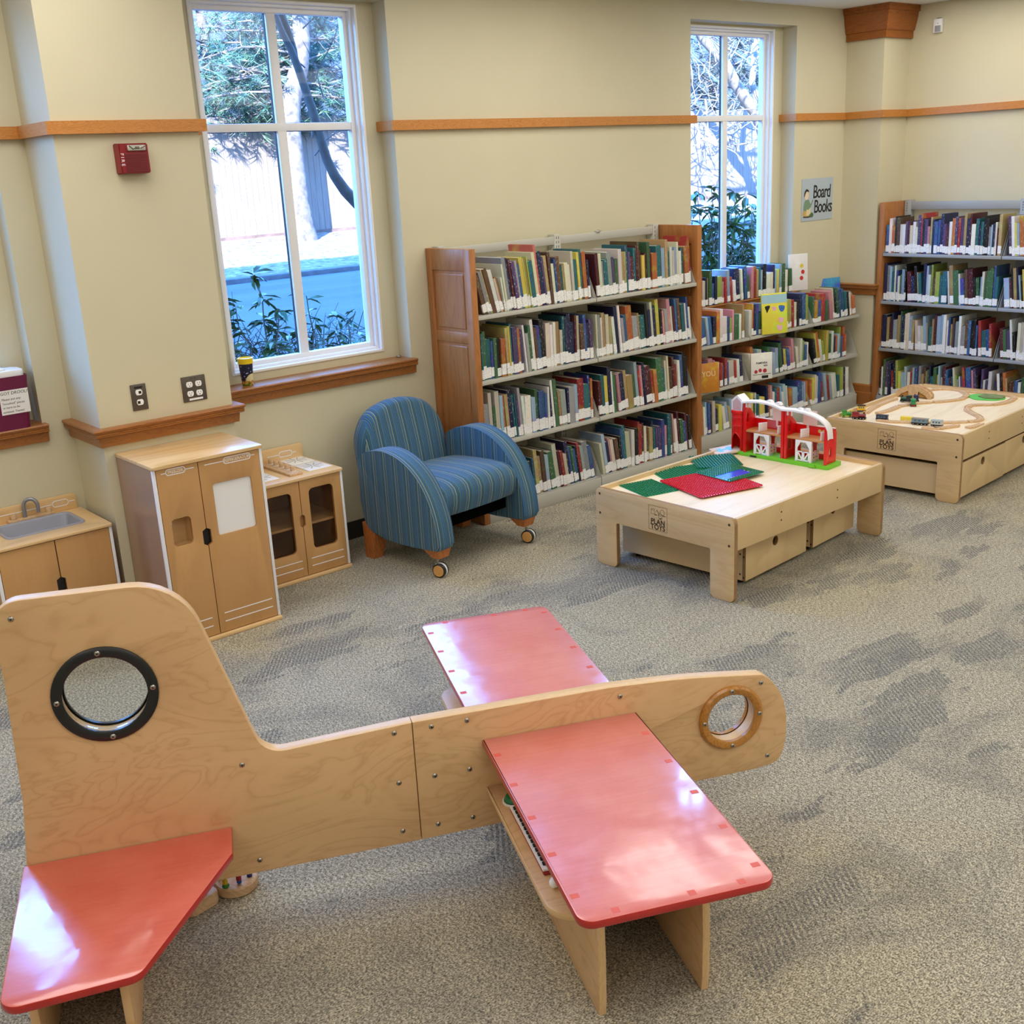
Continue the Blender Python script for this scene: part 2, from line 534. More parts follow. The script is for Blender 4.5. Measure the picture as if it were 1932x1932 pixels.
M['caster_wood'] = plain('caster disc maple', srgb(204, 150, 84), 0.4, var=0.06)

def cover_mat(name, pic=0.75, rough=0.35):
    """book cover: the object's own colour with printed blocks, title dashes"""
    m, nt, b = _nt(name)
    oi = N(nt, 'ShaderNodeObjectInfo')
    tc = N(nt, 'ShaderNodeTexCoord')
    off = N(nt, 'ShaderNodeVectorMath', operation='ADD')
    comb = N(nt, 'ShaderNodeCombineXYZ')
    r10 = math_(nt, 'MULTIPLY', oi.outputs['Random'], 37.0)
    L(nt, r10, comb.inputs[0]); L(nt, r10, comb.inputs[2])
    L(nt, tc.outputs['Object'], off.inputs[0]); L(nt, comb.outputs[0], off.inputs[1])
    n = N(nt, 'ShaderNodeTexNoise'); n.inputs['Scale'].default_value = 11; n.inputs['Detail'].default_value = 3
    L(nt, off.outputs[0], n.inputs['Vector'])
    hsv = N(nt, 'ShaderNodeHueSaturation')
    L(nt, oi.outputs['Color'], hsv.inputs['Color'])
    L(nt, math_(nt, 'ADD', math_(nt, 'MULTIPLY', n.outputs['Fac'], 0.5), 0.25), hsv.inputs['Hue'])
    L(nt, math_(nt, 'ADD', math_(nt, 'MULTIPLY', n.outputs['Fac'], 0.8), 0.55), hsv.inputs['Value'])
    k = ramp(nt, n.outputs['Fac'], [(0.50, (0, 0, 0, 1)), (0.54, (pic, pic, pic, 1))])
    base = mixc(nt, k, oi.outputs['Color'], hsv.outputs['Color'])
    # title marks
    v3 = N(nt, 'ShaderNodeVectorMath', operation='MULTIPLY'); L(nt, off.outputs[0], v3.inputs[0]); v3.inputs[1].default_value = (140, 140, 55)
    n3 = N(nt, 'ShaderNodeTexNoise'); n3.inputs['Scale'].default_value = 1.0; n3.inputs['Detail'].default_value = 1
    L(nt, v3.outputs[0], n3.inputs['Vector'])
    sep = N(nt, 'ShaderNodeSeparateXYZ'); L(nt, tc.outputs['Object'], sep.inputs[0])
    zone = math_(nt, 'MULTIPLY', math_(nt, 'GREATER_THAN', sep.outputs[2], 0.085), math_(nt, 'LESS_THAN', sep.outputs[1], 0.004))
    mk = math_(nt, 'MULTIPLY', math_(nt, 'GREATER_THAN', n3.outputs['Fac'], 0.64), zone)
    inv = N(nt, 'ShaderNodeInvert'); L(nt, oi.outputs['Color'], inv.inputs['Color'])
    L(nt, mixc(nt, math_(nt, 'MULTIPLY', mk, math_(nt, 'MULTIPLY', oi.outputs['Random'], 0.38)), base, inv.outputs[0]), b.inputs['Base Color'])
    b.inputs['Roughness'].default_value = rough
    b.inputs['Specular IOR Level'].default_value = 0.4
    return m
M['cover'] = cover_mat('book cover')
M['pages'] = plain('page block', srgb(214, 206, 188), 0.8, var=0.08, vscale=300)

def label_mat():
    m, nt, b = _nt('spine label paper')
    tc = N(nt, 'ShaderNodeTexCoord'); oi = N(nt, 'ShaderNodeObjectInfo')
    v = N(nt, 'ShaderNodeVectorMath', operation='MULTIPLY_ADD')
    L(nt, tc.outputs['Object'], v.inputs[0]); v.inputs[1].default_value = (260, 10, 190)
    comb = N(nt, 'ShaderNodeCombineXYZ'); L(nt, math_(nt, 'MULTIPLY', oi.outputs['Random'], 60), comb.inputs[0]); L(nt, comb.outputs[0], v.inputs[2])
    n = N(nt, 'ShaderNodeTexNoise'); n.inputs['Scale'].default_value = 1; n.inputs['Detail'].default_value = 0
    L(nt, v.outputs[0], n.inputs['Vector'])
    L(nt, ramp(nt, n.outputs['Fac'], [(0.62, srgb(240, 240, 238)), (0.68, srgb(176, 174, 176))]), b.inputs['Base Color'])
    b.inputs['Roughness'].default_value = 0.4
    return m
M['label'] = label_mat()

def glass(name, tint=(1, 1, 1, 1), refl=0.06):
    m = bpy.data.materials.new(name); m.use_nodes = True
    nt = m.node_tree; nt.nodes.clear()
    o = N(nt, 'ShaderNodeOutputMaterial')
    t = N(nt, 'ShaderNodeBsdfTransparent'); t.inputs['Color'].default_value = tint
    g = N(nt, 'ShaderNodeBsdfGlossy'); g.inputs['Roughness'].default_value = 0.02
    lw = N(nt, 'ShaderNodeLayerWeight'); lw.inputs['Blend'].default_value = 0.12
    mx = N(nt, 'ShaderNodeMixShader')
    L(nt, math_(nt, 'ADD', math_(nt, 'MULTIPLY', lw.outputs['Fresnel'], 0.6), refl * 0.2), mx.inputs[0])
    L(nt, t.outputs[0], mx.inputs[1]); L(nt, g.outputs[0], mx.inputs[2]); L(nt, mx.outputs[0], o.inputs['Surface'])
    return m
M['glass'] = glass('window glass', (0.97, 0.985, 1, 1))
M['acrylic'] = glass('clear acrylic', (0.93, 0.95, 0.95, 1), 0.2)
M['door_acrylic'] = glass('brown tinted clear door', (0.86, 0.82, 0.76, 1), 0.1)
M['clear_plastic'] = glass('clear plastic bit', (0.9, 0.92, 0.95, 1), 0.6)
# ------------------------------------------------------------------ camera
sc = bpy.context.scene
cam_d = bpy.data.cameras.new('camera'); cam = bpy.data.objects.new('camera', cam_d); C.objects.link(cam)
_yaw, _pitch, _roll, _f = 0.692460, 0.300246, -0.0516719, 2100.8
_fw = Vector((math.sin(_yaw) * math.cos(_pitch), math.cos(_yaw) * math.cos(_pitch), -math.sin(_pitch)))
_r0 = Vector((math.cos(_yaw), -math.sin(_yaw), 0)); _u0 = _r0.cross(_fw)
_rr = _r0 * math.cos(_roll) + _u0 * math.sin(_roll)
_uu = -_r0 * math.sin(_roll) + _u0 * math.cos(_roll)
cam.matrix_world = Matrix(((_rr.x, _uu.x, -_fw.x, 0), (_rr.y, _uu.y, -_fw.y, 0), (_rr.z, _uu.z, -_fw.z, 1.95), (0, 0, 0, 1)))
cam_d.sensor_width = 36; cam_d.lens = 36 * _f / 1932
cam_d.clip_start = 0.05; cam_d.clip_end = 300
sc.camera = cam
sc.view_settings.view_transform = 'Standard'; sc.view_settings.look = 'None'
sc.view_settings.gamma = 1.0; sc.view_settings.use_curve_mapping = False
sc.view_settings.exposure = 0.0
sc.cycles.use_denoising = True
sc.cycles.max_bounces = 8; sc.cycles.diffuse_bounces = 4; sc.cycles.glossy_bounces = 3
sc.cycles.transmission_bounces = 4; sc.cycles.transparent_max_bounces = 12
sc.cycles.caustics_reflective = False; sc.cycles.caustics_refractive = False
sc.cycles.sample_clamp_indirect = 6.0

YW, YR, YG = 5.157, 5.277, 5.357          # wall face, bay recess, glass
XR = 8.10                                  # right wall
ZC = 2.936
BAYS = [(0.406, 1.549), (2.457, 3.60), (5.987, 7.13)]
ZB0, ZB1 = 0.94, 2.805                     # bay: sill level, head
CB = [(a + b) / 2 for a, b in BAYS]
OW = 0.470                                 # half width of window opening
OZ0, OZ1 = 0.992, 2.792

# ------------------------------------------------------------------ world, sun, lamps
w = bpy.data.worlds.new('sky'); sc.world = w; w.use_nodes = True
nt = w.node_tree; bg = nt.nodes['Background']
tc = N(nt, 'ShaderNodeTexCoord'); sp = N(nt, 'ShaderNodeSeparateXYZ'); L(nt, tc.outputs['Generated'], sp.inputs[0])
L(nt, ramp(nt, sp.outputs[2], [(0.0, (0.30, 0.58, 1.0, 1)), (0.35, (0.13, 0.40, 1.0, 1)), (1.0, (0.08, 0.32, 1.0, 1))]), bg.inputs['Color'])
bg.inputs['Strength'].default_value = SKY

sd = bpy.data.lights.new('sun', 'SUN'); sun = bpy.data.objects.new('sun', sd); C.objects.link(sun)
sd.energy = SUN; sd.angle = R(0.6); sd.color = (1.0, 0.96, 0.92)
sun.rotation_euler = Vector((0.80, 0.75, -0.62)).to_track_quat('-Z', 'Y').to_euler()
sun.location = (0, -10, 12)

k = 0
for lx in (-2.0, 1.2, 4.2, 6.9):
    for ly in (-2.8, 0.4, 3.75):
        ld = bpy.data.lights.new('ceiling_lamp', 'AREA'); lo = bpy.data.objects.new('ceiling_lamp', ld); C.objects.link(lo)
        ld.shape = 'RECTANGLE'; ld.size = 1.8; ld.size_y = 1.8
        ld.energy = LAMP; ld.color = (1.0, 0.965, 0.90)
        lo.location = (lx, ly, ZC - 0.012)

# ------------------------------------------------------------------ shell
fl = MB().box(-4.5, XR + 0.3, -4.5, YW + 0.4, -0.1, 0.0).build('floor', M['carpet'], smooth=False); struct(fl)
ce = MB().box(-4.5, XR + 0.3, -4.5, YW + 0.4, ZC, ZC + 0.2).build('ceiling', M['ceiling'], smooth=False); struct(ce)

b = MB()
x = -4.5
YB = YG + 0.018
for i, (x0, x1) in enumerate(BAYS):
    b.box(x, x0, YW, YB, 0, ZC)                                  # pier
    b.box(x0, x1, YW, YB, 0, ZB0)                                # below the sill
    b.box(x0, x1, YW, YB, ZB1, ZC)                               # head
    c = CB[i]
    b.box(x0, c - OW, YR, YB, ZB0, ZB1); b.box(c + OW, x1, YR, YB, ZB0, ZB1)
    b.box(c - OW, c + OW, YR, YB, ZB0, OZ0); b.box(c - OW, c + OW, YR, YB, OZ1, ZB1)
    x = x1
b.box(x, XR + 0.3, YW, YB, 0, ZC)
struct(b.build('wall_back', M['wall'], smooth=False))
struct(MB().box(1.68, 2.31, 4.80, YW, 0, ZC).build('wall_pilaster', M['wall'], smooth=False))
struct(MB().box(7.755, XR, 4.845, YW, 0, ZC).build('wall_corner_column', M['wall'], smooth=False))
struct(MB().box(XR, XR + 0.3, -4.5, YW, 0, ZC).build('wall_right', M['wall'], smooth=False))
struct(MB().box(-4.8, -4.5, -4.5, YB, 0, ZC).build('wall_left', M['wall'], smooth=False))
struct(MB().box(-4.5, XR + 0.3, -4.8, -4.5, 0, ZC).build('wall_front', M['wall'], smooth=False))
# the rest of the building above: what shades the road outside
struct(MB().box(-30, 40, YW - 6, YB, ZC + 0.2, 10.8).build('wall_upper', plain('outside brick', srgb(150, 110, 96), 0.8), smooth=False))

# ------------------------------------------------------------------ mouldings
railp = [(0, 2.165), (0.03, 2.165), (0.03, 2.2156), (0, 2.2156)]
def rail(n, path):
    struct(MB().sweep(path, railp).build('trim_%d' % n, M['trim'], smooth=False))
rail(1, [(1.549, YR), (1.549, YW), (1.68, YW), (1.68, 4.80), (2.31, 4.80), (2.31, YW), (2.457, YW), (2.457, YR)])
rail(2, [(3.60, YR), (3.60, YW), (5.987, YW), (5.987, YR)])
rail(3, [(7.13, YR), (7.13, YW), (7.755, YW), (7.755, 4.845), (XR, 4.845), (XR, -4.45)])
rail(4, [(-4.5, YW), (0.406, YW), (0.406, YR)])
def ledge_prof(z=0.95):
    return [(0, z - 0.082), (0.018, z - 0.082), (0.022, z - 0.040), (0.034, z - 0.038), (0.040, z - 0.033), (0.040, z - 0.030), (0.037, z - 0.028),
            (0.040, z - 0.026), (0.040, z - 0.022), (0.037, z - 0.020), (0.040, z - 0.018), (0.040, z - 0.014), (0.044, z - 0.012), (0.046, z - 0.006), (0.042, z), (0, z)]
def ledge(n, path):
    struct(MB().sweep(path, ledge_prof()).build('trim_%d' % n, M['trim_x'], smooth=True, angle=25))
ledge(5, [(1.68, YW - 0.004), (1.68, 4.80), (2.31, 4.80), (2.31, YW - 0.06)])
ledge(6, [(7.755, YW - 0.004), (7.755, 4.845), (XR, 4.845)])
# window sills: a board filling the bay with the same nosing in front and short horns
def sill(n, x0, x1):
    m = MB()
    m.sweep([(x0 - 0.015, YW), (x1 + 0.015, YW)], ledge_prof())
    m.box(x0, x1, YW, YR, 0.925, 0.95)
    struct(m.build('trim_%d' % n, M['trim_x'], smooth=True, angle=25))
for i, (x0, x1) in enumerate(BAYS): sill(7 + i, x0, x1)
struct(MB().sweep([(-4.5, YW), (1.68, YW), (1.68, 4.80), (2.31, 4.80), (2.31, YW), (7.755, YW)], [(0, 0), (0.008, 0), (0.006, 0.1), (0, 0.1)]).build('baseboard_back', M['rubber_base'], smooth=False))
struct(MB().sweep([(7.755, YW), (7.755, 4.845), (XR, 4.845)], [(0, 0), (0.022, 0), (0.022, 0.10), (0.014, 0.105), (0.014, 0.155), (0.006, 0.165), (0, 0.165)]).build('baseboard_corner', M['trim_x'], smooth=False))
struct(MB().sweep([(XR, 4.845), (XR, -4.5)], [(0, 0), (0.008, 0), (0.006, 0.1), (0, 0.1)]).build('baseboard_right', M['rubber_base'], smooth=False))
# capital on the corner column
cp = [(0, 2.712), (0.022, 2.712), (0.022, 2.760), (0.030, 2.764), (0.034, 2.772), (0.040, 2.80), (0.052, 2.85), (0.058, 2.892), (0.070, 2.894), (0.070, 2.93), (0.074, 2.9355), (0, 2.9355)]
struct(MB().sweep([(7.755, YW - 0.003), (7.755, 4.845), (XR - 0.003, 4.845)], cp).build('trim_10', M['capital'], smooth=True, angle=20))

# ------------------------------------------------------------------ windows
def ring(m, hx, z0, z1, wd, y0, y1, c, bev=0.003):
    m.box(c - hx, c - hx + wd, y0, y1, z0, z1, bev); m.box(c + hx - wd, c + hx, y0, y1, z0, z1, bev)
    m.box(c - hx + wd, c + hx - wd, y0, y1, z0, z0 + wd, bev); m.box(c - hx + wd, c + hx - wd, y0, y1, z1 - wd, z1, bev)
def window(n, c):
    r_ = struct(empty('window_%d' % n, (c, YG, 0.95)))
    P = T(-c, -YG, -0.95)
    m = MB(); ring(m, OW + 0.001, OZ0, OZ1, 0.016, YR - 0.006, YG + 0.012, c)
    ring(m, OW - 0.014, OZ0 + 0.014, OZ1 - 0.014, 0.016, YR + 0.022, YG + 0.012, c)
    m.build('frame', M['white_trim'], r_, P)
    m = MB(); ring(m, OW - 0.028, OZ0 + 0.028, OZ1 - 0.028, 0.026, YR + 0.048, YG + 0.012, c)
    m.build('sash', M['white_trim'], r_, P)
    m = MB(); m.box(c - 0.026, c + 0.026, YG - 0.024, YG + 0.012, OZ0 + 0.05, OZ1 - 0.05, 0.003)
    m.build('mullion', M['white_trim'], r_, P)
    m = MB(); m.box(c - OW + 0.05, c + OW - 0.05, YG - 0.026, YG + 0.012, 2.182, 2.221, 0.003)
    m.build('transom', M['white_trim'], r_, P)
    zz = [(OZ0 + 0.05, 2.182), (2.221, OZ1 - 0.05)]
    for s in (-1, 1):
        for z0, z1 in zz:
            xa, xb = (c - OW + 0.05, c - 0.026) if s < 0 else (c + 0.026, c + OW - 0.05)
            g = MB(); g.box(xa - 0.004, xb + 0.004, YG - 0.003, YG + 0.003, z0 - 0.004, z1 + 0.004)
            g.build('pane', M['glass'], r_, P, smooth=False)
            # dark glazing seal
            q = MB(); hx = (xb - xa) / 2
            ring(q, hx + 0.001, z0 - 0.001, z1 + 0.001, 0.0035, YG - 0.006, YG + 0.008, (xa + xb) / 2, 0)
            q.build('glazing_seal', M['black'], r_, P, smooth=False)
for i, c in enumerate(CB): window((3, 1, 2)[i], c)
# ------------------------------------------------------------------ outdoors
rng = random.Random(5)
def asphalt():
    m, nt, b = _nt('asphalt')
    v = coords(nt)
    n = noise(nt, coords(nt, 'Object', (0.25, 1.2, 1)), 1.4, 4, 0.6); n2 = noise(nt, v, 26, 3, 0.7)
    f = math_(nt, 'ADD', math_(nt, 'MULTIPLY', n, 0.75), math_(nt, 'MULTIPLY', n2, 0.35))
    L(nt, ramp(nt, f, [(0.38, (0.032, 0.044, 0.058, 1)), (0.7, (0.07, 0.084, 0.102, 1))]), b.inputs['Base Color'])
    b.inputs['Roughness'].default_value = 0.9
    return m
def litter():
    m, nt, b = _nt('leaf litter')
    v = coords(nt)
    n = noise(nt, v, 7, 5, 0.75); n2 = noise(nt, coords(nt, 'Object', (1, 3, 1)), 9, 3, 0.7)
    f = math_(nt, 'ADD', math_(nt, 'MULTIPLY', n, 0.5), math_(nt, 'MULTIPLY', n2, 0.5))
    L(nt, ramp(nt, f, [(0.40, (0.025, 0.02, 0.019, 1)), (0.47, (0.12, 0.10, 0.09, 1)), (0.58, (0.26, 0.23, 0.205, 1))]), b.inputs['Base Color'])
    b.inputs['Roughness'].default_value = 0.95
    return m
M['asphalt'] = asphalt(); M['litter'] = litter()
M['bark'] = plain('pine bark', (0.11, 0.098, 0.095, 1), 0.9, var=0.6, vscale=6, bmp=0.8, bscale=18)
M['bark_dark'] = plain('smooth dark bark', (0.05, 0.05, 0.05, 1), 0.8, var=0.4, vscale=9, bmp=0.3, bscale=30)
M['bark_birch'] = plain('pale bark', (0.18, 0.17, 0.165, 1), 0.8, var=0.35, vscale=7)
M['twig'] = plain('bare twig', (0.16, 0.145, 0.14, 1), 0.8, var=0.4, vscale=4)
M['needle'] = plain('pine needles', (0.036, 0.092, 0.055, 1), 0.55, var=0.6, vscale=1.5)
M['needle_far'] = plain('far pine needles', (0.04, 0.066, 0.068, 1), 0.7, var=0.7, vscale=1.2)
M['leaf'] = plain('laurel leaf', (0.032, 0.072, 0.016, 1), 0.3, var=0.75, vscale=5)
M['stem'] = plain('shrub stem', (0.09, 0.085, 0.075, 1), 0.8)
def fence_mat():
    m, nt, b = _nt('weathered fence')
    v = coords(nt, 'Object', (3, 3, 0.4))
    n = noise(nt, v, 5, 4, 0.7)
    L(nt, ramp(nt, n, [(0.3, (0.13, 0.115, 0.11, 1)), (0.7, (0.18, 0.16, 0.15, 1))]), b.inputs['Base Color'])
    b.inputs['Roughness'].default_value = 0.85
    return m
M['fence'] = fence_mat()

# ground: road sloping up to a kerb, then a bank of leaves up to the fence
def gz(y):
    pts = [(5.3, 0.25), (7, 0.30), (14, 0.42), (16.0, 0.44), (16.3, 0.50), (18, 0.56), (22, 0.78), (28, 1.3), (34, 2.2), (60, 14.0)]
    for (a, za), (b_, zb) in zip(pts, pts[1:]):
        if y <= b_: return za + (zb - za) * (y - a) / (b_ - a)
    return pts[-1][1]
def strip(name, ys, mat, n=60, jit=0.0, x0=-40, x1=90):
    vs, fs = [], []
    for y in ys:
        for i in range(n + 1):
            vs.append((x0 + (x1 - x0) * i / n, y, gz(y) + rng.uniform(-jit, jit)))
    for j in range(len(ys) - 1):
        for i in range(n):
            fs.append((j * (n + 1) + i, j * (n + 1) + i + 1, (j + 1) * (n + 1) + i + 1, (j + 1) * (n + 1) + i))
    return MB().add_verts_faces(vs, fs).build(name, mat)
struct(strip('ground_road', [5.41, 7, 10, 14, 16.0], M['asphalt'], 30))
struct(strip('ground_bank', [16.26, 17, 18, 19, 20, 21, 22, 24, 28], M['litter'], 160, 0.02))
M['hill'] = plain('wooded hillside in painted shade', (0.035, 0.04, 0.045, 1), 0.95, var=0.9, vscale=2.5)  # dark colour stands in for the shade of the woods on the slope
struct(strip('ground_hillside', [28, 31, 34, 42, 50, 60], M['hill'], 40, 0.3, -60, 140))
struct(MB().box(-40, 90, 16.0, 16.28, 0.3, 0.52, 0.02).build('ground_kerb', plain('concrete kerb', (0.07, 0.075, 0.085, 1), 0.9, var=0.3)))

# board fence
fe = tag(empty('fence', (10, 22.0, 0.78)), 'tall weathered board fence along the leafy bank outside the windows', 'fence')
fm = MB(); x = -30.0
while x < 60:
    wd = 0.14
    fm.box(x, x + wd - 0.006, -0.012 + rng.uniform(-.004, .004), 0.012, 0.06, 2.42 + rng.uniform(-.02, .02)); x += wd
fm.build('board_panel', M['fence'], fe, smooth=False)
fm = MB()
for z in (0.4, 1.3, 2.1): fm.box(-30, 60, 0.013, 0.06, z, z + 0.09)
fm.build('rail', M['fence'], fe, smooth=False)
fm = MB(); fm.box(-30, 60, -0.05, 0.03, -0.25, 0.06)
fm.build('base_board', plain('damp base board', (0.12, 0.08, 0.075, 1), 0.9, var=0.5, vscale=3), fe, smooth=False)

def wander(p, d, length, n, jit, rnd, droop=0.0):
    pts = [Vector(p)]; d = Vector(d).normalized()
    for i in range(n):
        d = (d + Vector((rnd.uniform(-1, 1), rnd.uniform(-1, 1), rnd.uniform(-1, 1))) * jit + Vector((0, 0, -droop))).normalized()
        pts.append(pts[-1] + d * length / n)
    return pts
def taper(n, r0, r1): return [r0 + (r1 - r0) * i / (n - 1) for i in range(n)]
def tuft(m, p, d, rnd, n=22, ln=0.16, wdt=0.006):
    """a spray of needles at the end of a shoot"""
    d = d.normalized()
    for i in range(n):
        a = (d * rnd.uniform(0.2, 1.0) + Vector((rnd.uniform(-1, 1), rnd.uniform(-1, 1), rnd.uniform(-1, 1))) * 0.85).normalized()
        s = a.orthogonal().normalized() * wdt
        q = p + d * rnd.uniform(-0.12, 0.04)
        e = q + a * ln * rnd.uniform(0.7, 1.2) + Vector((0, 0, -0.02))
        m.add_verts_faces([q - s, q + s, e], [(0, 1, 2)])
def pine(name, base, trunk, rad, label, seed, boughs, zr, reach, needle='needle', side=None, tufts=10, n=18, wdt=0.007, tl=0.19):
    rnd = random.Random(seed)
    o = tag(empty(name, base), label, 'tree', 'pines beyond the road')
    tp = [Vector(p) for p in trunk]
    m = MB(); m.tube(tp, [rad * (1 - 0.5 * i / (len(tp) - 1)) for i in range(len(tp))], 14)
    m.tube([tp[0] + Vector((0, 0, -0.15)), tp[0] + Vector((0, 0, 0.25)), tp[0] + Vector((0, 0, 0.7))], [rad * 1.55, rad * 1.15, rad * 0.98], 14)
    m.build('trunk', M['bark'], o)
    br, fo, tw = MB(), MB(), MB()
    for k in range(boughs):
        z = rnd.uniform(*zr)
        t = min(0.98, max(0.02, (z - tp[0].z) / (tp[-1].z - tp[0].z))) * (len(tp) - 1)
        i = int(t); p = tp[i].lerp(tp[min(i + 1, len(tp) - 1)], t - i)
        a = rnd.uniform(0, 2 * PI) if side is None else rnd.uniform(*side)
        ln = reach * rnd.uniform(0.5, 1.0)
        pts = wander(p, (math.cos(a), math.sin(a), rnd.uniform(-0.1, 0.25)), ln, 7, 0.16, rnd, 0.05)
        br.tube(pts, taper(8, rad * 0.10, 0.006), 5)
        for q in range(tufts):
            j = rnd.randrange(2, 8); s = pts[j]
            sd_ = Vector((rnd.uniform(-1, 1), rnd.uniform(-1, 1), rnd.uniform(-0.5, 0.5)))
            l2 = rnd.uniform(0.25, 0.7)
            sub = wander(s, sd_, l2, 4, 0.25, rnd)
            (br if rnd.random() < 0.5 else tw).tube(sub, taper(5, 0.010, 0.003), 4, cap=False)
            if rnd.random() < 0.75:
                tuft(fo, sub[-1], sub[-1] - sub[-2], rnd, n, tl, wdt)
                tuft(fo, sub[-2], sub[-1] - sub[-2], rnd, n // 2, tl, wdt)
    br.build('branches', M['bark'], o); tw.build('twigs', M['twig'], o)
    fo.build('needles', M[needle], o, smooth=False)
    return o
# the pine whose lit trunk stands in the right half of the window over the armchair
bx, by = 12.1, 21.0
def rel(x, y, z): return (x - bx, y - by, z - 0.72)
pine('pine_tree', (bx, by, 0.72), [(0, 0, 0), (0, 0, 0.6), (0.0, 0, 1.4), (0.0, 0, 2.2), (0.1, 0, 2.75), (0.36, 0, 3.35), (0.48, 0, 3.9), (0.52, 0, 4.6), (0.6, 0, 6.5), (0.7, 0, 9)], 0.26,
     'tall pine with a thick sunlit trunk in front of the fence, seen above the armchair', 11, 70, (3.4, 8.0), 3.6, side=(-0.1, PI + 0.1), tufts=18, n=20, wdt=0.009, tl=0.24)
# pines and bare trees behind the fence
spots = [(8.6, 25.5, 12), (10.6, 27.0, 13), (13.0, 26.0, 14), (15.2, 25.0, 15), (27.5, 26.0, 16), (32.5, 27.0, 17), (24.5, 27.5, 18), (36, 26, 19)]
names = ['leftmost of the dark pines behind the fence in the window above the armchair', 'second dark pine behind the fence in the window above the armchair',
         'dark pine behind the fence right beside the sunlit trunk', 'rightmost dark pine behind the fence in the armchair window',
         'dark pine behind the fence in the middle of the window over the low bookcase', 'dark pine behind the fence, right side of the window over the low bookcase',
         'dark pine behind the fence, left side of the window over the low bookcase', 'farthest dark pine behind the fence beyond the low bookcase window']
for (x, y, s), lb in zip(spots, names):
    z0 = gz(y)
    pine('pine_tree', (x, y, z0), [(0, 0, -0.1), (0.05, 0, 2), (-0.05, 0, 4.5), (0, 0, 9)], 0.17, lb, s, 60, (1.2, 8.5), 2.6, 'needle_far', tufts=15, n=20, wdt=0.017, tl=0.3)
# dark leaning trunk close to the building, in its shade
m = MB(); o = tag(empty('leaning_tree', (7.6, 9.6, 0.3)), 'dark smooth bare trunk curving across the right panes of the armchair window', 'tree')
def rl(x, z, y=9.6): return (x - 7.6, y - 9.6, z - 0.3)
m.tube([rl(5.42, 3.9), rl(5.50, 3.36), rl(5.56, 3.21), rl(5.63, 3.07), rl(5.69, 2.9), rl(5.74, 2.73), rl(5.79, 2.56), rl(5.83, 2.4), rl(5.86, 2.25), rl(5.90, 2.1), rl(5.97, 1.95), rl(6.07, 1.81), rl(6.22, 1.66), rl(6.6, 1.3), rl(7.2, 0.75), rl(7.6, 0.2)],
       [0.022, 0.026, 0.030, 0.034, 0.038, 0.040, 0.042, 0.046, 0.046, 0.046, 0.050, 0.055, 0.058, 0.065, 0.075, 0.09], 12)
m.tube([rl(5.5, 3.9), rl(5.59, 3.36, 9.63), rl(5.65, 3.2, 9.64), rl(5.685, 3.07, 9.64), rl(5.695, 2.9, 9.63), rl(5.73, 2.74)], [0.026, 0.034, 0.032, 0.028, 0.026, 0.03], 10)
m.tube([rl(5.80, 2.42), rl(5.775, 2.36), rl(5.765, 2.30)], [0.026, 0.018, 0.010], 8)
m.build('trunk', M['bark_dark'], o)
m = MB(); r_ = random.Random(3)
for i in range(7):
    m.tube(wander(rl(5.8 + r_.uniform(-.1, .15), r_.uniform(2.1, 3.6)), (r_.uniform(-1, 1), r_.uniform(-.3, .6), r_.uniform(-.2, 1)), r_.uniform(.3, .7), 6, .2, r_), taper(7, .008, .002), 5)
m.build('twigs', M['bark_dark'], o)

# pale leaning tree with bare twigs in the window over the low bookcase
o = tag(empty('birch_tree', (26.6, 20.0, 0.68)), 'pale bare leaning tree with tangled twigs outside the window over the low bookcase', 'tree')
def rb(x, z, y=20.0): return (x - 26.6, y - 20.0, z - 0.68)
m = MB()
m.tube([rb(26.6, .6), rb(26.5, 1.6), rb(26.25, 2.5), rb(25.97, 2.99), rb(25.48, 3.33), rb(24.97, 3.79), rb(24.5, 4.33), rb(23.65, 4.85), rb(23.0, 5.6)], [.24, .2, .18, .17, .16, .15, .14, .12, .1], 12)
m.tube([rb(26.25, 2.5), rb(26.0, 3.2), rb(25.7, 3.8), rb(25.8, 4.5), rb(26.0, 5.4)], [.1, .1, .09, .08, .06], 10)
m.build('trunk', M['bark_birch'], o)
m = MB(); r_ = random.Random(8)
for i in range(170):
    p = rb(r_.uniform(22.6, 27.6), r_.uniform(2.2, 5.4), r_.uniform(19.0, 21.4))
    m.tube(wander(p, (r_.uniform(-1, 1), r_.uniform(-.5, .5), r_.uniform(-.7, 1)), r_.uniform(.6, 1.7), 7, .3, r_), taper(8, .018, .005), 5, cap=False)
m.build('twigs', M['twig'], o)
# the branches that cast blue shadows on the fence there
m = MB()
for i in range(4):
    z = 5.2 + i * 0.85
    m.tube(wander((-5.2 + .6 * i, -3.0, z - 0.68), (1, 0.05, -.08), 5.2, 10, .12, r_), taper(11, .07, .04), 7)
for i in range(26):
    m.tube(wander((r_.uniform(-5, 0), -3.0, r_.uniform(4.6, 7.2)), (r_.uniform(-.6, .6), 0, r_.uniform(-1, 1)), r_.uniform(.7, 1.6), 7, .2, r_), taper(8, .022, .008), 5)
m.build('branches', M['bark_birch'], o)

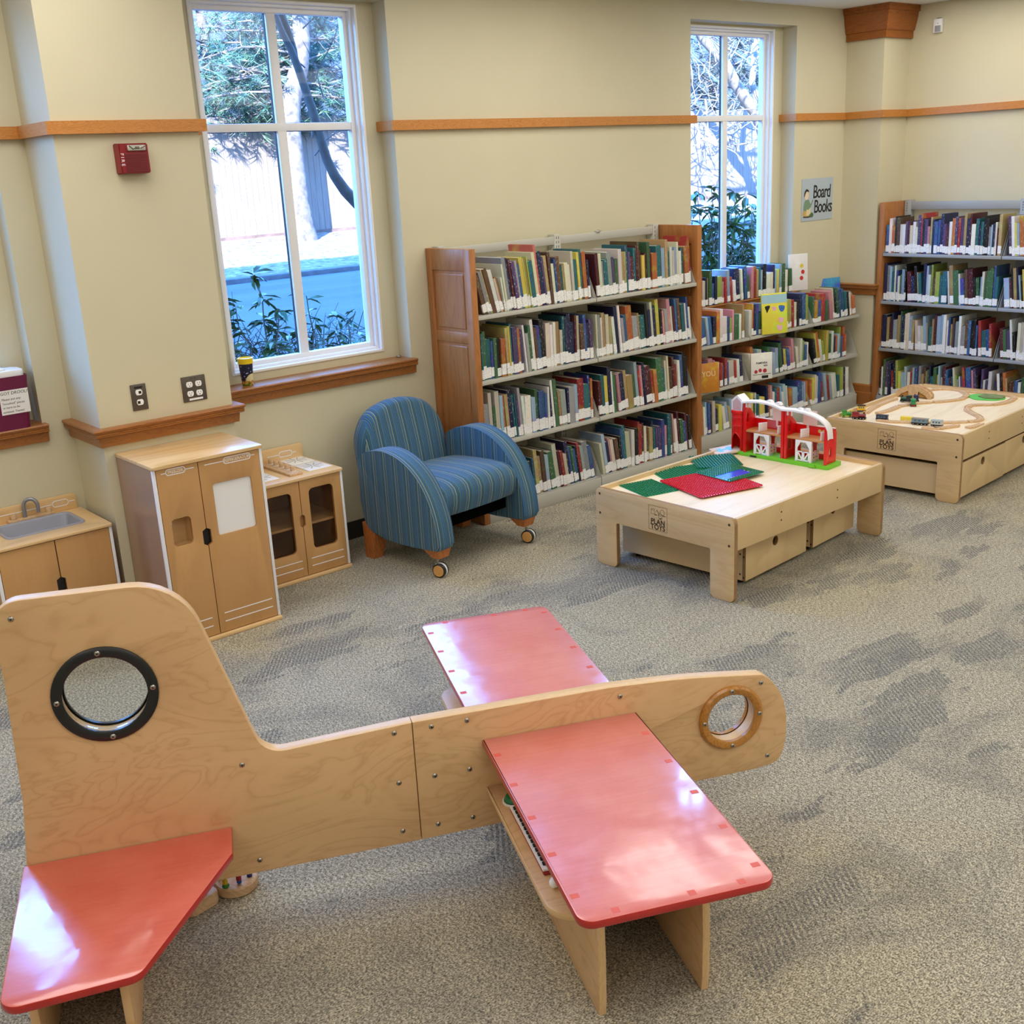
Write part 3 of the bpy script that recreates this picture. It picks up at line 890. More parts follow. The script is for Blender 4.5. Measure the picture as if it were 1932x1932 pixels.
# broad-leaved shrubs right outside the glass
def leaf(m, p, d, n, ln, wd):
    d = d.normalized(); s = d.cross(n)
    s = s.normalized() if s.length > 1e-4 else d.orthogonal().normalized()
    up = s.cross(d).normalized()
    mid = p + d * ln * .5 - up * ln * .05; tip = p + d * ln - up * ln * .16
    a, c = p + d * ln * .3 + s * wd * .5 + up * wd * .12, p + d * ln * .3 - s * wd * .5 + up * wd * .12
    a2, c2 = p + d * ln * .65 + s * wd * .42 + up * wd * .06, p + d * ln * .65 - s * wd * .42 + up * wd * .06
    m.add_verts_faces([p, a, a2, tip, c2, c, mid], [(0, 6, 1), (1, 6, 2), (2, 6, 3), (3, 6, 4), (4, 6, 5), (5, 6, 0)])
def shrub(base, canes, label, seed, ln=0.1, grp=None, twigs=0, dens=3.4):
    r_ = random.Random(seed)
    canes = list(canes)
    for q in range(int(len(canes) * 0.8)):
        a, b_, c_, n_ = r_.choice(canes); canes.append((a + r_.uniform(-.14, .14), b_ + r_.uniform(-.12, .12), base[2] + (c_ - base[2]) * r_.uniform(.6, .92), n_))
    twigs = int(twigs * 4)
    o = tag(empty('shrub', base), label, 'shrub', grp)
    st, lf = MB(), MB()
    for (tx, ty, tz, nl) in canes:
        tipv = Vector((tx - base[0], ty - base[1], tz - base[2]))
        b0 = Vector((r_.uniform(-.08, .08), r_.uniform(-.05, .05), 0))
        pts = [b0.lerp(tipv, i / 8) + Vector((r_.uniform(-.02, .02), r_.uniform(-.02, .02), 0.04 * math.sin(i / 8 * PI))) for i in range(9)]
        st.tube(pts, taper(9, .009, .003), 6)
        for q in range(int(nl * dens)):
            i = 8 if q < nl * 0.6 else r_.randrange(4, 8)
            d = Vector((r_.uniform(-1, 1), r_.uniform(-1, 1), r_.uniform(-.55, .35)))
            leaf(lf, pts[i] + Vector((0, 0, r_.uniform(-.03, .02))), d, Vector((r_.uniform(-.4, .4), r_.uniform(-.4, .4), 1)), ln * r_.uniform(.7, 1.25), ln * r_.uniform(.32, .42))
    for q in range(twigs):
        p = Vector((r_.uniform(-.5, .5), r_.uniform(-.1, .15), r_.uniform(.2, .75)))
        st.tube(wander(p, (r_.uniform(-1, 1), r_.uniform(-.3, .3), r_.uniform(-.3, .8)), r_.uniform(.12, .35), 5, .2, r_), taper(6, .0036, .0016), 4, cap=False)
    st.build('stems', M['stem'], o); lf.build('leaves', M['leaf'], o)
    return o
g = 'evergreen shrubs outside the windows'
shrub((3.10, 6.0, 0.27), [(3.14, 6.0, 1.42, 16), (3.02, 6.05, 1.24, 8), (3.22, 5.95, 1.22, 9), (3.14, 5.85, 1.06, 7), (2.95, 6.1, 1.3, 7), (3.3, 6.1, 1.16, 7)], 'green shrub with a tall leafy shoot outside the left pane above the cup', 21, .1, g, 40)
shrub((2.82, 6.15, 0.27), [(2.86, 6.1, 1.33, 9), (2.72, 6.2, 1.3, 9), (2.95, 6.1, 1.2, 8), (2.75, 6.0, 1.14, 8), (2.9, 5.95, 1.02, 8), (2.65, 6.2, 1.15, 8)], 'twiggy dark shrub at the corner of the armchair window beside the pilaster', 22, .085, g, 60)
shrub((3.62, 6.05, 0.27), [(3.46, 6.0, 1.27, 6), (3.62, 5.95, 1.12, 12), (3.52, 6.05, 1.08, 8), (3.76, 6.05, 1.08, 8), (3.7, 5.85, 1.0, 7), (3.86, 6.1, 1.12, 4), (3.4, 6.0, 1.06, 6)], 'low broad-leaved shrub outside the right pane of the armchair window', 23, .095, g, 45)
shrub((8.05, 6.6, 0.29), [(7.72, 6.6, 1.66, 11), (7.9, 6.55, 1.68, 10), (8.05, 6.6, 1.62, 10), (7.8, 6.5, 1.5, 9), (8.0, 6.7, 1.52, 8), (7.75, 6.6, 1.36, 7), (7.9, 6.6, 1.24, 6)], 'leafy shrub outside the left pane of the window over the low bookcase', 24, .13, g, 50)
shrub((8.3, 6.65, 0.29), [(8.25, 6.6, 1.63, 10), (8.42, 6.6, 1.6, 10), (8.52, 6.6, 1.44, 11), (8.6, 6.65, 1.5, 8), (8.3, 6.7, 1.5, 8), (8.2, 6.6, 1.5, 7)], 'leafy branching shrub outside the right pane of the window over the low bookcase', 25, .13, g, 50)
# ------------------------------------------------------------------ library shelving
def bracket_poly(dep, h=0.175):
    """side bracket of a shelf: outline (depth from the front, z)"""
    return [(0.0, 0.0), (0.012, 0.02), (0.075, h - 0.012), (0.088, h), (dep, h), (dep, -0.0)]
SHZ = [1.183, 0.823, 0.460]
def end_panel(root, x0, x1, yf, yb, h, face, swap=False):
    """frame-and-panel wooden end; face = -1/+1 side carrying the two sunk panels"""
    m = MB()
    t = x1 - x0
    m.box(x0, x1, yf, yb, 0, h, 0.003)
    p = m.build('end_panel', M['case_wood'], root)
    return p

# ---- bookcase behind the armchair (along the back wall)
bc1 = tag(empty('bookcase', (4.69, 4.96, 0)), 'four-shelf bookcase with panelled wooden ends standing behind the striped armchair', 'bookcase')
P1 = T(-4.69, -4.96, 0)
YF1 = 4.768
def framed_end(root, P, x0, x1, yf, yb, h, visible_side):
    """end built as stiles and rails round two sunk panels"""
    s = 0.052
    m = MB()
    m.box(x0, x1, yf, yf + s, 0, h, 0.002); m.box(x0, x1, yb - s, yb, 0, h, 0.002)
    for z0, z1 in ((h - 0.115, h), (1.035, 1.095), (0, 0.12)):
        m.box(x0 + 0.001, x1 - 0.001, yf + s - 0.004, yb - s + 0.004, z0, z1, 0.002)
    e = m.build('end_panel', M['case_wood'], root, P)
    for z0, z1 in ((1.095, h - 0.115), (0.12, 1.035)):
        m = MB()
        m.box(x0 + 0.009, x1 - 0.009, yf + s - 0.008, yb - s + 0.008, z0 - 0.008, z1 + 0.008)
        m.box(x0 + 0.004, x1 - 0.004, yf + s + 0.016, yb - s - 0.016, z0 + 0.016, z1 - 0.016, 0.006)
        m.build('sunk_panel', M['case_wood'], e, smooth=False)
    return e
framed_end(bc1, P1, 3.746, 3.788, YF1 - 0.004, YW - 0.002, 1.541, -1)
framed_end(bc1, P1, 5.594, 5.636, YF1 - 0.004, YW - 0.002, 1.541, 1)
def shelf_run(root, P, x0, x1, yf, yb, z, mat, name='shelf', lip=0.022):
    m = MB()
    m.box(x0, x1, yf + 0.004, yb, z - 0.006, z)
    m.box(x0, x1, yf, yf + 0.010, z - lip, z, 0.0015)
    m.box(x0, x1, yb - 0.006, yb, z - 0.03, z + 0.03)
    return m.build(name, mat, root, P)
for (xa, xb) in ((3.790, 4.688), (4.694, 5.592)):
    for z in SHZ:
        shelf_run(bc1, P1, xa, xb, YF1, YW - 0.075, z, M['shelf_metal'])
    m = MB(); m.box(xa, xb, YF1 + 0.004, YW - 0.06, 0.078, 0.084); m.box(xa, xb, YF1 - 0.002, YF1 + 0.012, 0, 0.084, 0.002)
    m.build('base_shelf', M['shelf_metal'], bc1, P1)
    m = MB(); m.box(xa, xb, YW - 0.062, YW - 0.050, 1.488, 1.536, 0.003)
    m.build('top_rail', M['shelf_metal'], bc1, P1)
for xc in (3.815, 4.691, 5.566):
    m = MB(); m.box(xc - 0.026, xc + 0.026, YW - 0.066, YW - 0.008, 0.0, 1.548, 0.004)
    m.mi = 1
    for q in range(2 if xc == 4.691 else 1):
        for i in range(58):
            zz = 1.535 - i * 0.026
            m.box(xc - 0.012 + q * 0.018, xc - 0.008 + q * 0.018, YW - 0.0665, YW - 0.06, zz - 0.015, zz)
    m.build('upright', [M['shelf_metal'], M['slot']], bc1, P1)
def brackets(root, P, xs, yf, dep, zs, mat, slot=True):
    for z in zs:
        for x in xs:
            ol = bracket_poly(dep)
            holes = [rrect(0.075, 0.105, 0.04, 0.115, 0.013, 4)] if slot else []
            me = plate(ol, holes, 0.0022, 0)
            link('shelf_bracket', me, mat, root, P @ T(x - 0.0011, yf + 0.006, z) @ YZ)
brackets(bc1, P1, (3.7925, 4.6855, 4.6965, 5.5895), YF1, 0.30, SHZ + [0.084], M['shelf_metal'])
m = MB(); m.box(5.02, 5.05, YW - 0.07, YW - 0.045, 1.536, 1.542); m.box(5.045, 5.05, YW - 0.07, YW - 0.045, 1.532, 1.55)
m.tube([(5.02, YW - 0.06, 1.543), (5.07, YW - 0.06, 1.543)], 0.004, 6)
tag(m.build('shelf_clip', M['shelf_metal'], None), 'small bent metal clip left on the top rail of the armchair bookcase', 'clip')

# ---- bookcase along the right wall (runs out of the frame)
XF3 = 7.765
bc3 = tag(empty('bookcase', (7.93, 3.8, 0)), 'four-shelf bookcase with a wooden end standing along the right wall behind the train table', 'bookcase')
P3 = T(-7.93, -3.8, 0)
m = MB(); m.box(XF3 - 0.006, XR - 0.002, 4.786, 4.826, 0, 1.555, 0.003)
m.build('end_panel', M['case_wood'], bc3, P3)
SEG3 = [(3.858, 4.784), (2.926, 3.852)]
for (ya, yb) in SEG3:
    for z in SHZ:
        m = MB()
        m.box(XF3 + 0.004, XR - 0.075, ya, yb, z - 0.006, z); m.box(XF3, XF3 + 0.010, ya, yb, z - 0.022, z, 0.0015)
        m.build('shelf', M['shelf_cool'], bc3, P3)
    m = MB(); m.box(XF3 + 0.004, XR - 0.06, ya, yb, 0.078, 0.084); m.box(XF3 - 0.002, XF3 + 0.012, ya, yb, 0, 0.084, 0.002)
    m.build('base_shelf', M['shelf_cool'], bc3, P3)
    m = MB(); m.box(XR - 0.062, XR - 0.05, ya, yb, 1.488, 1.548, 0.003)
    m.build('top_rail', M['shelf_cool'], bc3, P3)
for yc in (4.757, 3.855, 2.953):
    m = MB(); m.box(XR - 0.066, XR - 0.008, yc - 0.026, yc + 0.026, 0, 1.56, 0.004)
    m.mi = 1
    for i in range(4): m.box(XR - 0.0668, XR - 0.06, yc + 0.004, yc + 0.008, 1.53 - i * 0.018, 1.54 - i * 0.018)
    m.build('upright', [M['shelf_cool'], M['slot']], bc3, P3)
for z in SHZ + [0.084]:
    for y in (4.782, 3.862, 3.848):
        me = plate(bracket_poly(0.27), [], 0.0022, 0)
        link('shelf_bracket', me, M['shelf_cool'], bc3, P3 @ T(XF3 + 0.006, y + 0.0011, z) @ RX(90))

# ---- low bookcase under the second window
YF2 = 4.918
bc2 = tag(empty('low_bookcase', (6.7, 5.04, 0)), 'low grey metal bookcase of board books standing under the narrow window by the sign', 'bookcase')
P2 = T(-6.7, -5.04, 0)
SH2 = [0.720, 0.410]
SEG2 = [(5.645, 6.337), (6.343, 7.097), (7.103, 7.700)]
for (xa, xb) in SEG2:
    for z in SH2: shelf_run(bc2, P2, xa, xb, YF2, YW - 0.05, z, M['shelf_metal'], lip=0.02)
    m = MB(); m.box(xa, xb, YF2 + 0.004, YW - 0.04, 0.090, 0.096); m.box(xa, xb, YF2 - 0.002, YF2 + 0.010, 0, 0.096, 0.002)
    m.build('base_shelf', M['shelf_metal'], bc2, P2)
m2 = M['black']
for xc in (5.70, 6.34, 7.10, 7.45):
    m = MB(); m.box(xc - 0.024, xc + 0.024, YW - 0.05, YW - 0.012, 0, 0.86, 0.003)
    m.build('upright', plain('dark upright', srgb(60, 58, 56), 0.5), bc2, P2)
m = MB(); m.box(6.42, 6.965, YW - 0.016, YW - 0.002, 0.16, 0.69)
m.build('back_board', M['case_wood'], bc2, P2)
brackets(bc2, P2, (5.648, 6.334, 6.346, 7.094, 7.106, 7.697), YF2, 0.19, SH2 + [0.096], M['shelf_metal'])
# ------------------------------------------------------------------ play kitchen: three maple units
def inlay_lines(root, x0, x1, z, w=0.0045):
    """routed white stripe on a front facing -y at local y"""
    pass
KM = M['kitchen']
def pill(m, x0, x1, z, pz0, pz1, P0, P1_, w=0.004):
    """white routed line with a pill-shaped badge"""
    r = (pz1 - pz0) / 2
    for a, b in ((x0, P0), (P1_, x1)):
        v, f = stroke([(a, z), (b, z)], w); m.add_verts_faces(v, f, FRONT())
    v, f = stroke(rrect(P0, P1_, pz0, pz1, r * 0.9, 6), w, closed=True); m.add_verts_faces(v, f, FRONT())
def hand_slot(xc, z0, z1, hw):
    return [(xc, z0), (xc + hw, z0 + 0.012), (xc + hw, z1 - 0.012), (xc, z1)]
def door(name, root, x0, x1, z0, z1, y, holes, notch, t=0.016):
    """door front; notch = (side, zc0, zc1, hw): half of the shared hand slot cut into the meeting edge"""
    side, n0, n1, hw = notch
    c = 0.010
    if side > 0:
        ol = [(x0, z0), (x1, z0), (x1, n0), (x1 - hw, n0 + c), (x1 - hw, n1 - c), (x1, n1), (x1, z1), (x0, z1)]
    else:
        ol = [(x0, z0), (x1, z0), (x1, z1), (x0, z1), (x0, n1), (x0 + hw, n1 - c), (x0 + hw, n0 + c), (x0, n0)]
    return plate_obj(name, ol, holes, t, 0.0012, [KM, M['kitchen_in']], root, T(0, y + t, 0) @ RX(90))
def case(root, w, d, h, back=True, top_over=0.006, top_t=0.014, side_mat=None, tag_floor=0.02):
    """carcass in local coords: x -w/2..w/2, y 0 (front of doors)..d; h = underside of the top"""
    sm = side_mat or KM
    for s in (-1, 1):
        m = MB(); xa = s * w / 2
        m.box(xa, xa - s * 0.014, 0.014, d, 0.0, h - 0.001)
        m.build('side_panel', sm, root, smooth=False)
        m = MB(); m.box(xa + s * 0.001, xa - s * 0.013, 0.0, 0.014, tag_floor, h - 0.001, 0.002)
        m.build('edge_band', M['kitchen_edge'], root)
    m = MB(); m.box(-w / 2 + 0.014, w / 2 - 0.014, d - 0.012, d, 0.02, h - 0.001)
    m.build('back_panel', M['kitchen_in'], root, smooth=False)
    m = MB(); m.box(-w / 2 - 0.004, w / 2 + 0.004, -0.012, d, 0.0, 0.018, 0.004)
    m.build('plinth', M['kitchen_top'], root)

# refrigerator
FR = tag(empty('play_refrigerator', (1.978, 4.408, 0)), 'tall maple play refrigerator with a white door panel, before the wall pier', 'play kitchen')
W_, D_, H_ = 0.506, 0.388, 0.818
case(FR, W_, D_, H_, side_mat=M['laminate'])
m = MB(); m.prism(rrect(-W_ / 2 - 0.004, W_ / 2 + 0.004, -0.012, D_, 0.012), H_, H_ + 0.014, bevel=0.003)
m.build('top_panel', M['kitchen_top'], FR)
gap = 1.928 - 1.978
fz = FR.location.x
ice = rrect(1.776 - fz, 1.864 - fz, 0.468, 0.590, 0.018)
d1 = door('freezer_door', FR, -W_ / 2 + 0.015, gap - 0.0015, 0.022, H_ - 0.004, 0.0, [ice], (1, 0.437, 0.517, 0.018))
win = rrect(1.983 - fz, 2.166 - fz, 0.469, 0.703, 0.012)
d2 = door('refrigerator_door', FR, gap + 0.0015, W_ / 2 - 0.015, 0.022, H_ - 0.004, 0.0, [win], (-1, 0.437, 0.517, 0.018))
m = MB(); m.box(1.977 - fz, 2.172 - fz, -0.0115, -0.0085, 0.463, 0.709)
o = m.build('white_board', M['white'], d2, smooth=False); o['label'] = 'white write-on panel'
o.matrix_basis = d2.matrix_basis.inverted() @ T(0, 0.019, 0)
m = MB()    # ice niche behind the opening
x0, x1 = 1.770 - fz, 1.870 - fz
m.box(x0, x1, 0.085, 0.09, 0.455, 0.60); m.box(x0 - .004, x0, 0.017, 0.09, 0.455, 0.60); m.box(x1, x1 + .004, 0.017, 0.09, 0.455, 0.60)
m.box(x0, x1, 0.017, 0.09, 0.455, 0.462); m.box(x0, x1, 0.017, 0.09, 0.597, 0.601)
m.build('niche', M['kitchen_top'], FR, smooth=False)
m = MB(); m.box(x0 + 0.001, x0 + 0.03, 0.05, 0.084, 0.55, 0.585, 0.003); m.build('ice_lever', M['white'], FR)
m = MB(); m.box(gap - 0.05, gap + 0.05, 0.018, 0.022, 0.42, 0.53); m.build('slot_liner', M['black'], FR, smooth=False)
def onfront(o, p): o.matrix_basis = p.matrix_basis.inverted() @ T(0, -0.0004, 0)
m = MB()
pill(m, 1.761 - fz, 1.909 - fz, 0.795, 0.7835, 0.8085, 1.783 - fz, 1.868 - fz)
for z in (0.106, 0.067): v, f = stroke([(1.752 - fz, z), (1.899 - fz, z)], 0.0045); m.add_verts_faces(v, f, FRONT())
onfront(m.build('inlay_marking', M['white'], d1, smooth=False), d1)
m = MB(); m.mesh(text_mesh('FREEZER', 0.020, 0.0006, bold=0.0003, spacing=0.9), FRONT(1.826 - fz, 0, 0.796)); onfront(m.build('lettering', plain('light engraved letters', srgb(238, 226, 208), 0.5), d1, smooth=False), d1)
m = MB()
pill(m, 1.957 - fz, 2.195 - fz, 0.794, 0.781, 0.807, 2.046 - fz, 2.174 - fz)
for z in (0.110, 0.071): v, f = stroke([(1.958 - fz, z), (2.197 - fz, z)], 0.0045); m.add_verts_faces(v, f, FRONT())
onfront(m.build('inlay_marking', M['white'], d2, smooth=False), d2)
m = MB(); m.mesh(text_mesh('REFRIGERATOR', 0.020, 0.0006, bold=0.0003, spacing=0.86), FRONT(2.110 - fz, 0, 0.794)); onfront(m.build('lettering', bpy.data.materials['light engraved letters'], d2, smooth=False), d2)

# stove / cupboard with two clear doors
ST = tag(empty('play_stove', (2.594, 4.769, 0)), 'low maple play stove with clear doors and white burner squares, beside the armchair', 'play kitchen')
W_, D_, H_ = 0.502, 0.384, 0.520
case(ST, W_, D_, H_)
m = MB(); m.prism(rrect(-W_ / 2 - 0.004, W_ / 2 + 0.004, -0.010, D_, 0.012), H_, H_ + 0.014, bevel=0.003); m.build('top_panel', M['kitchen_top'], ST)
m = MB(); m.box(-W_ / 2 + .014, W_ / 2 - .014, 0.03, D_ - 0.012, 0.272, 0.284); m.build('shelf', M['kitchen_top'], ST, smooth=False)
for s, nm in ((-1, 'door'), (1, 'door')):
    x0, x1 = (-W_ / 2 + 0.015, -0.0015) if s < 0 else (0.0015, W_ / 2 - 0.015)
    wx0, wx1 = (-0.190, -0.050) if s < 0 else (0.050, 0.190)
    d = door(nm, ST, x0, x1, 0.022, H_ - 0.004, 0.0, [rrect(wx0, wx1, 0.150, 0.467, 0.024)], (-s, 0.276, 0.343, 0.0135))
    m = MB(); m.box(wx0 - 0.008, wx1 + 0.008, 0.0165, 0.0195, 0.142, 0.475)
    g = m.build('clear_panel', M['door_acrylic'], d, smooth=False); g.matrix_basis = d.matrix_basis.inverted()
    m = MB()
    la, lb = (-0.215, -0.026) if s < 0 else (0.027, 0.217)
    for z in (0.105, 0.0655): v, f = stroke([(la, z), (lb, z)], 0.0045); m.add_verts_faces(v, f, FRONT())
    onfront(m.build('inlay_marking', M['white'], d, smooth=False), d)
m = MB(); m.box(-0.03, 0.03, 0.0195, 0.022, 0.26, 0.36); m.build('slot_liner', M['kitchen_in'], ST, smooth=False)
zt = H_ + 0.014
sx, sy = 2.594, 4.769
bs = plate_obj('backsplash', rrect(-W_ / 2 + 0.006, W_ / 2 - 0.004, 0, 0.076, (0, 0, 0.018, 0.018)), [], 0.012, 0.002, M['kitchen_top'], ST, T(0, D_ - 0.003, zt) @ RX(90))
m = MB(); pill(m, 0.035, 0.205, 0.036, 0.022, 0.050, 0.105, 0.180); o = m.build('inlay_marking', M['white'], bs, smooth=False); o.matrix_basis = bs.matrix_basis.inverted() @ T(0, D_ - 0.0154, zt)
m = MB(); m.mesh(text_mesh('STOVE', 0.018, 0.0005), FRONT(0.1425, 0, 0.036)); o = m.build('lettering', plain('pale lettering', srgb(226, 200, 176), 0.5), bs, smooth=False); o.matrix_basis = bs.matrix_basis.inverted() @ T(0, D_ - 0.0154, zt)
for (cx, cy) in ((2.763, 4.911), (2.763, 5.080), (2.455, 4.905), (2.455, 5.075)):
    b_ = MB(); b_.box(cx - sx - 0.068, cx - sx + 0.068, cy - sy - 0.078, cy - sy + 0.078, zt, zt + 0.004, 0.001)
    bo = b_.build('burner_plate', M['white'], ST)
    q = MB()
    for a in range(0, 360, 45):
        r0, r1 = (0.016, 0.055) if (a // 45) % 2 else (0.006, 0.060)
        v, f = stroke([(cx - sx + r0 * math.cos(R(a + 8)), cy - sy + r0 * math.sin(R(a + 8))), (cx - sx + r1 * math.cos(R(a + 8)), cy - sy + r1 * math.sin(R(a + 8)))], 0.003, 0.0005)
        q.add_verts_faces(v, f, T(0, 0, zt + 0.0041))
    q.build('burner_lines', plain('grey burner lines', srgb(110, 104, 98), 0.6), bo, smooth=False)
kb = MB(); kb.box(2.577 - sx, 2.648 - sx, 4.813 - sy, 5.115 - sy, zt, zt + 0.012, 0.002); kbo = kb.build('knob_board', M['track'], ST)
for cy in (4.868, 4.925, 4.982, 5.039, 5.092):
    m = MB(); cx = 2.622 - sx
    m.lathe([(0, zt + 0.012), (0.017, zt + 0.012), (0.017, zt + 0.0135), (0, zt + 0.0135)], 20, T(cx, cy - sy, 0))
    ko = m.build('knob_ring', M['white'], kbo)
    m = MB(); m.lathe([(0, zt + 0.0135), (0.0125, zt + 0.0135), (0.0125, zt + 0.036), (0.011, zt + 0.038), (0, zt + 0.038)], 18, T(cx, cy - sy, 0)); m.build('knob', M['track'], kbo)

# sink unit
SK = tag(empty('play_sink', (1.397, 4.769, 0)), 'low maple play sink with grey basin and arched tap, beside the refrigerator', 'play kitchen')
case(SK, W_, D_, H_)
kx, ky = 1.397, 4.769
for s in (-1, 1):
    x0, x1 = (-W_ / 2 + 0.015, -0.002) if s < 0 else (0.002, W_ / 2 - 0.015)
    d = door('door', SK, x0, x1, 0.022, H_ - 0.004, 0.0, [], (-s, 0.275, 0.348, 0.0175))
    m = MB()
    la, lb = (-0.215, -0.026) if s < 0 else (0.027, 0.217)
    for z in (0.105, 0.0655): v, f = stroke([(la, z), (lb, z)], 0.0045); m.add_verts_faces(v, f, FRONT())
    onfront(m.build('inlay_marking', M['white'], d, smooth=False), d)
m = MB(); m.box(-0.04, 0.04, 0.0185, 0.022, 0.25, 0.37); m.build('slot_liner', M['black'], SK, smooth=False)
bx0, bx1, by0, by1 = 1.236 - kx, 1.580 - kx, 4.866 - ky, 5.104 - ky
plate_obj('top_panel', rrect(-W_ / 2 - 0.004, W_ / 2 + 0.004, -0.010, D_, 0.012), [rrect(bx0 + .008, bx1 - .008, by0 + .008, by1 - .008, 0.03)], 0.014, 0.003, M['kitchen_top'], SK, T(0, 0, H_))
# basin: rim, sloping walls and floor as one shell
m = MB()
loops = []
for ins, z, rad in ((0.0, zt, 0.034), (0.001, zt + 0.005, 0.034), (0.005, zt + 0.007, 0.033), (0.012, zt + 0.006, 0.03), (0.017, zt - 0.002, 0.028), (0.024, zt - 0.095, 0.03), (0.034, zt - 0.105, 0.03)):
    loops.append([(p[0], p[1], z) for p in rrect(bx0 + ins, bx1 - ins, by0 + ins, by1 - ins, rad, 6)])
n_ = len(loops[0]); vs = [v for lp in loops for v in lp]; fs = []
for a in range(len(loops) - 1):
    for i in range(n_): fs.append((a * n_ + i, a * n_ + (i + 1) % n_, (a + 1) * n_ + (i + 1) % n_, (a + 1) * n_ + i))
fs.append(tuple((len(loops) - 1) * n_ + i for i in range(n_)))
m.add_verts_faces(vs, fs); m.build('basin', M['sink'], SK, angle=50)
bs = plate_obj('backsplash', rrect(-W_ / 2 + 0.006, 1.636 - kx, 0, 0.072, (0, 0, 0.018, 0.018)), [], 0.012, 0.002, M['kitchen_top'], SK, T(0, D_ - 0.001, zt) @ RX(90))
m = MB(); pill(m, 1.292 - kx, 1.627 - kx, 0.0385, 0.025, 0.052, 1.526 - kx, 1.597 - kx); o = m.build('inlay_marking', M['white'], bs, smooth=False); o.matrix_basis = bs.matrix_basis.inverted() @ T(0, D_ - 0.0134, zt)
m = MB(); m.mesh(text_mesh('SINK', 0.018, 0.0005), FRONT(1.5615 - kx, 0, 0.0385)); o = m.build('lettering', bpy.data.materials['pale lettering'], bs, smooth=False); o.matrix_basis = bs.matrix_basis.inverted() @ T(0, D_ - 0.0134, zt)
ya, yb = 5.108 - ky, 5.138 - ky
m = MB(); m.box(1.318 - kx, 1.522 - kx, ya, yb, zt, zt + 0.014, 0.0025); tb = m.build('tap_board', M['track'], SK)
m = MB(); yc = (ya + yb) / 2
m.tube([(1.395 - kx, yc, zt + 0.01)] + [(1.395 - kx + 0.027 * (1 - math.cos(a)), yc - 0.012 * (1 - math.cos(a)), zt + 0.062 + 0.034 * math.sin(a)) for a in [PI * i / 14 for i in range(15)]] + [(1.449 - kx, yc - 0.024, zt + 0.03)], 0.0085, 12)
m.build('faucet', M['steel_grey'], tb)
for cx in (1.345, 1.500):
    m = MB(); m.lathe([(0, zt + .014), (.0125, zt + .014), (.0125, zt + .034), (.011, zt + .036), (0, zt + .036)], 18, T(cx - kx, yc, 0)); m.build('knob', M['track'], tb)
# ------------------------------------------------------------------ striped tub armchair on front casters
AC = tag(empty('armchair', (3.372, 4.585, 0), R(6.0)), 'blue striped upholstered armchair with an arched back, wooden legs and front casters', 'armchair')
def soft(m_obj, levels=2):
    md = m_obj.modifiers.new('sub', 'SUBSURF'); md.levels = levels; md.render_levels = levels
    for p in m_obj.data.polygons: p.use_smooth = True
def spline(pts, n=6, closed=True):
    """Catmull-Rom through 2-D points"""
    out = []; k = len(pts)
    rg = range(k) if closed else range(k - 1)
    for i in rg:
        p0, p1, p2, p3 = [Vector(pts[(i + q) % k] if closed else pts[min(max(i + q, 0), k - 1)]) for q in (-1, 0, 1, 2)]
        for s in range(n):
            t = s / n
            out.append(0.5 * ((2 * p1) + (p2 - p0) * t + (2 * p0 - 5 * p1 + 4 * p2 - p3) * t * t + (3 * p1 - p0 - 3 * p2 + p3) * t ** 3))
    if not closed: out.append(Vector(pts[-1]))
    return [(p.x, p.y) for p in out]
# arm profile in (y, z)
front = spline([(0.285, 0.545), (0.20, 0.592), (0.07, 0.612), (-0.06, 0.585), (-0.17, 0.515), (-0.245, 0.415), (-0.288, 0.30), (-0.302, 0.20), (-0.302, 0.165)], 5, closed=False)
armp = front + [(-0.298, 0.150), (-0.285, 0.143), (-0.10, 0.137), (0.10, 0.137), (0.20, 0.150), (0.245, 0.175), (0.268, 0.22), (0.276, 0.32)]
for s in (-1, 1):
    xa, xb = (-0.372, -0.258) if s < 0 else (0.258, 0.372)
    m = MB()
    m.prism(armp[::-1] if True else armp, xa, xb, YZ, bevel=0.016, seg=3)
    bm = m.bm; bmesh.ops.recalc_face_normals(bm, faces=bm.faces[:])
    arm = m.build('arm', M['stripe_arm'], AC, angle=50)
    # welt seams along the edge of the arm
    for xs in ((xa + 0.013, xb - 0.013)):
        sd_ = -1 if xs < (xa + xb) / 2 else 1
        q = MB(); pts = [(xs + sd_ * 0.0, y * 0.995, z - 0.002) for y, z in front]
        q.tube(pts, 0.0035, 6); q.build('welt', plain('blue welt', srgb(58, 98, 138), 0.85) if 'blue welt' not in bpy.data.materials else bpy.data.materials['blue welt'], arm)
# back: arched pillow, leaning; built as rings from the front face to the rear
bo = spline([(-0.255, 0.20), (-0.284, 0.40), (-0.292, 0.55), (-0.272, 0.665), (-0.20, 0.758), (-0.10, 0.797), (0.0, 0.808), (0.10, 0.797), (0.20, 0.758), (0.272, 0.665), (0.292, 0.55), (0.284, 0.40), (0.255, 0.20)], 6, closed=False)
rings = []
for k in range(13):
    a_ = PI * k / 12
    d_ = 0.068 - 0.068 * math.cos(a_)
    e_ = 1 - (1 - math.sin(a_) ** 0.75) * 0.16
    rings.append([(x * e_, d_, 0.46 + (z - 0.46) * (e_ if z > 0.46 else 1)) for x, z in bo])
vs, fs = [], []
nb = len(bo)
for rg_ in rings: vs += rg_
for k in range(12):
    for i in range(nb - 1): fs.append((k * nb + i, k * nb + i + 1, (k + 1) * nb + i + 1, (k + 1) * nb + i))
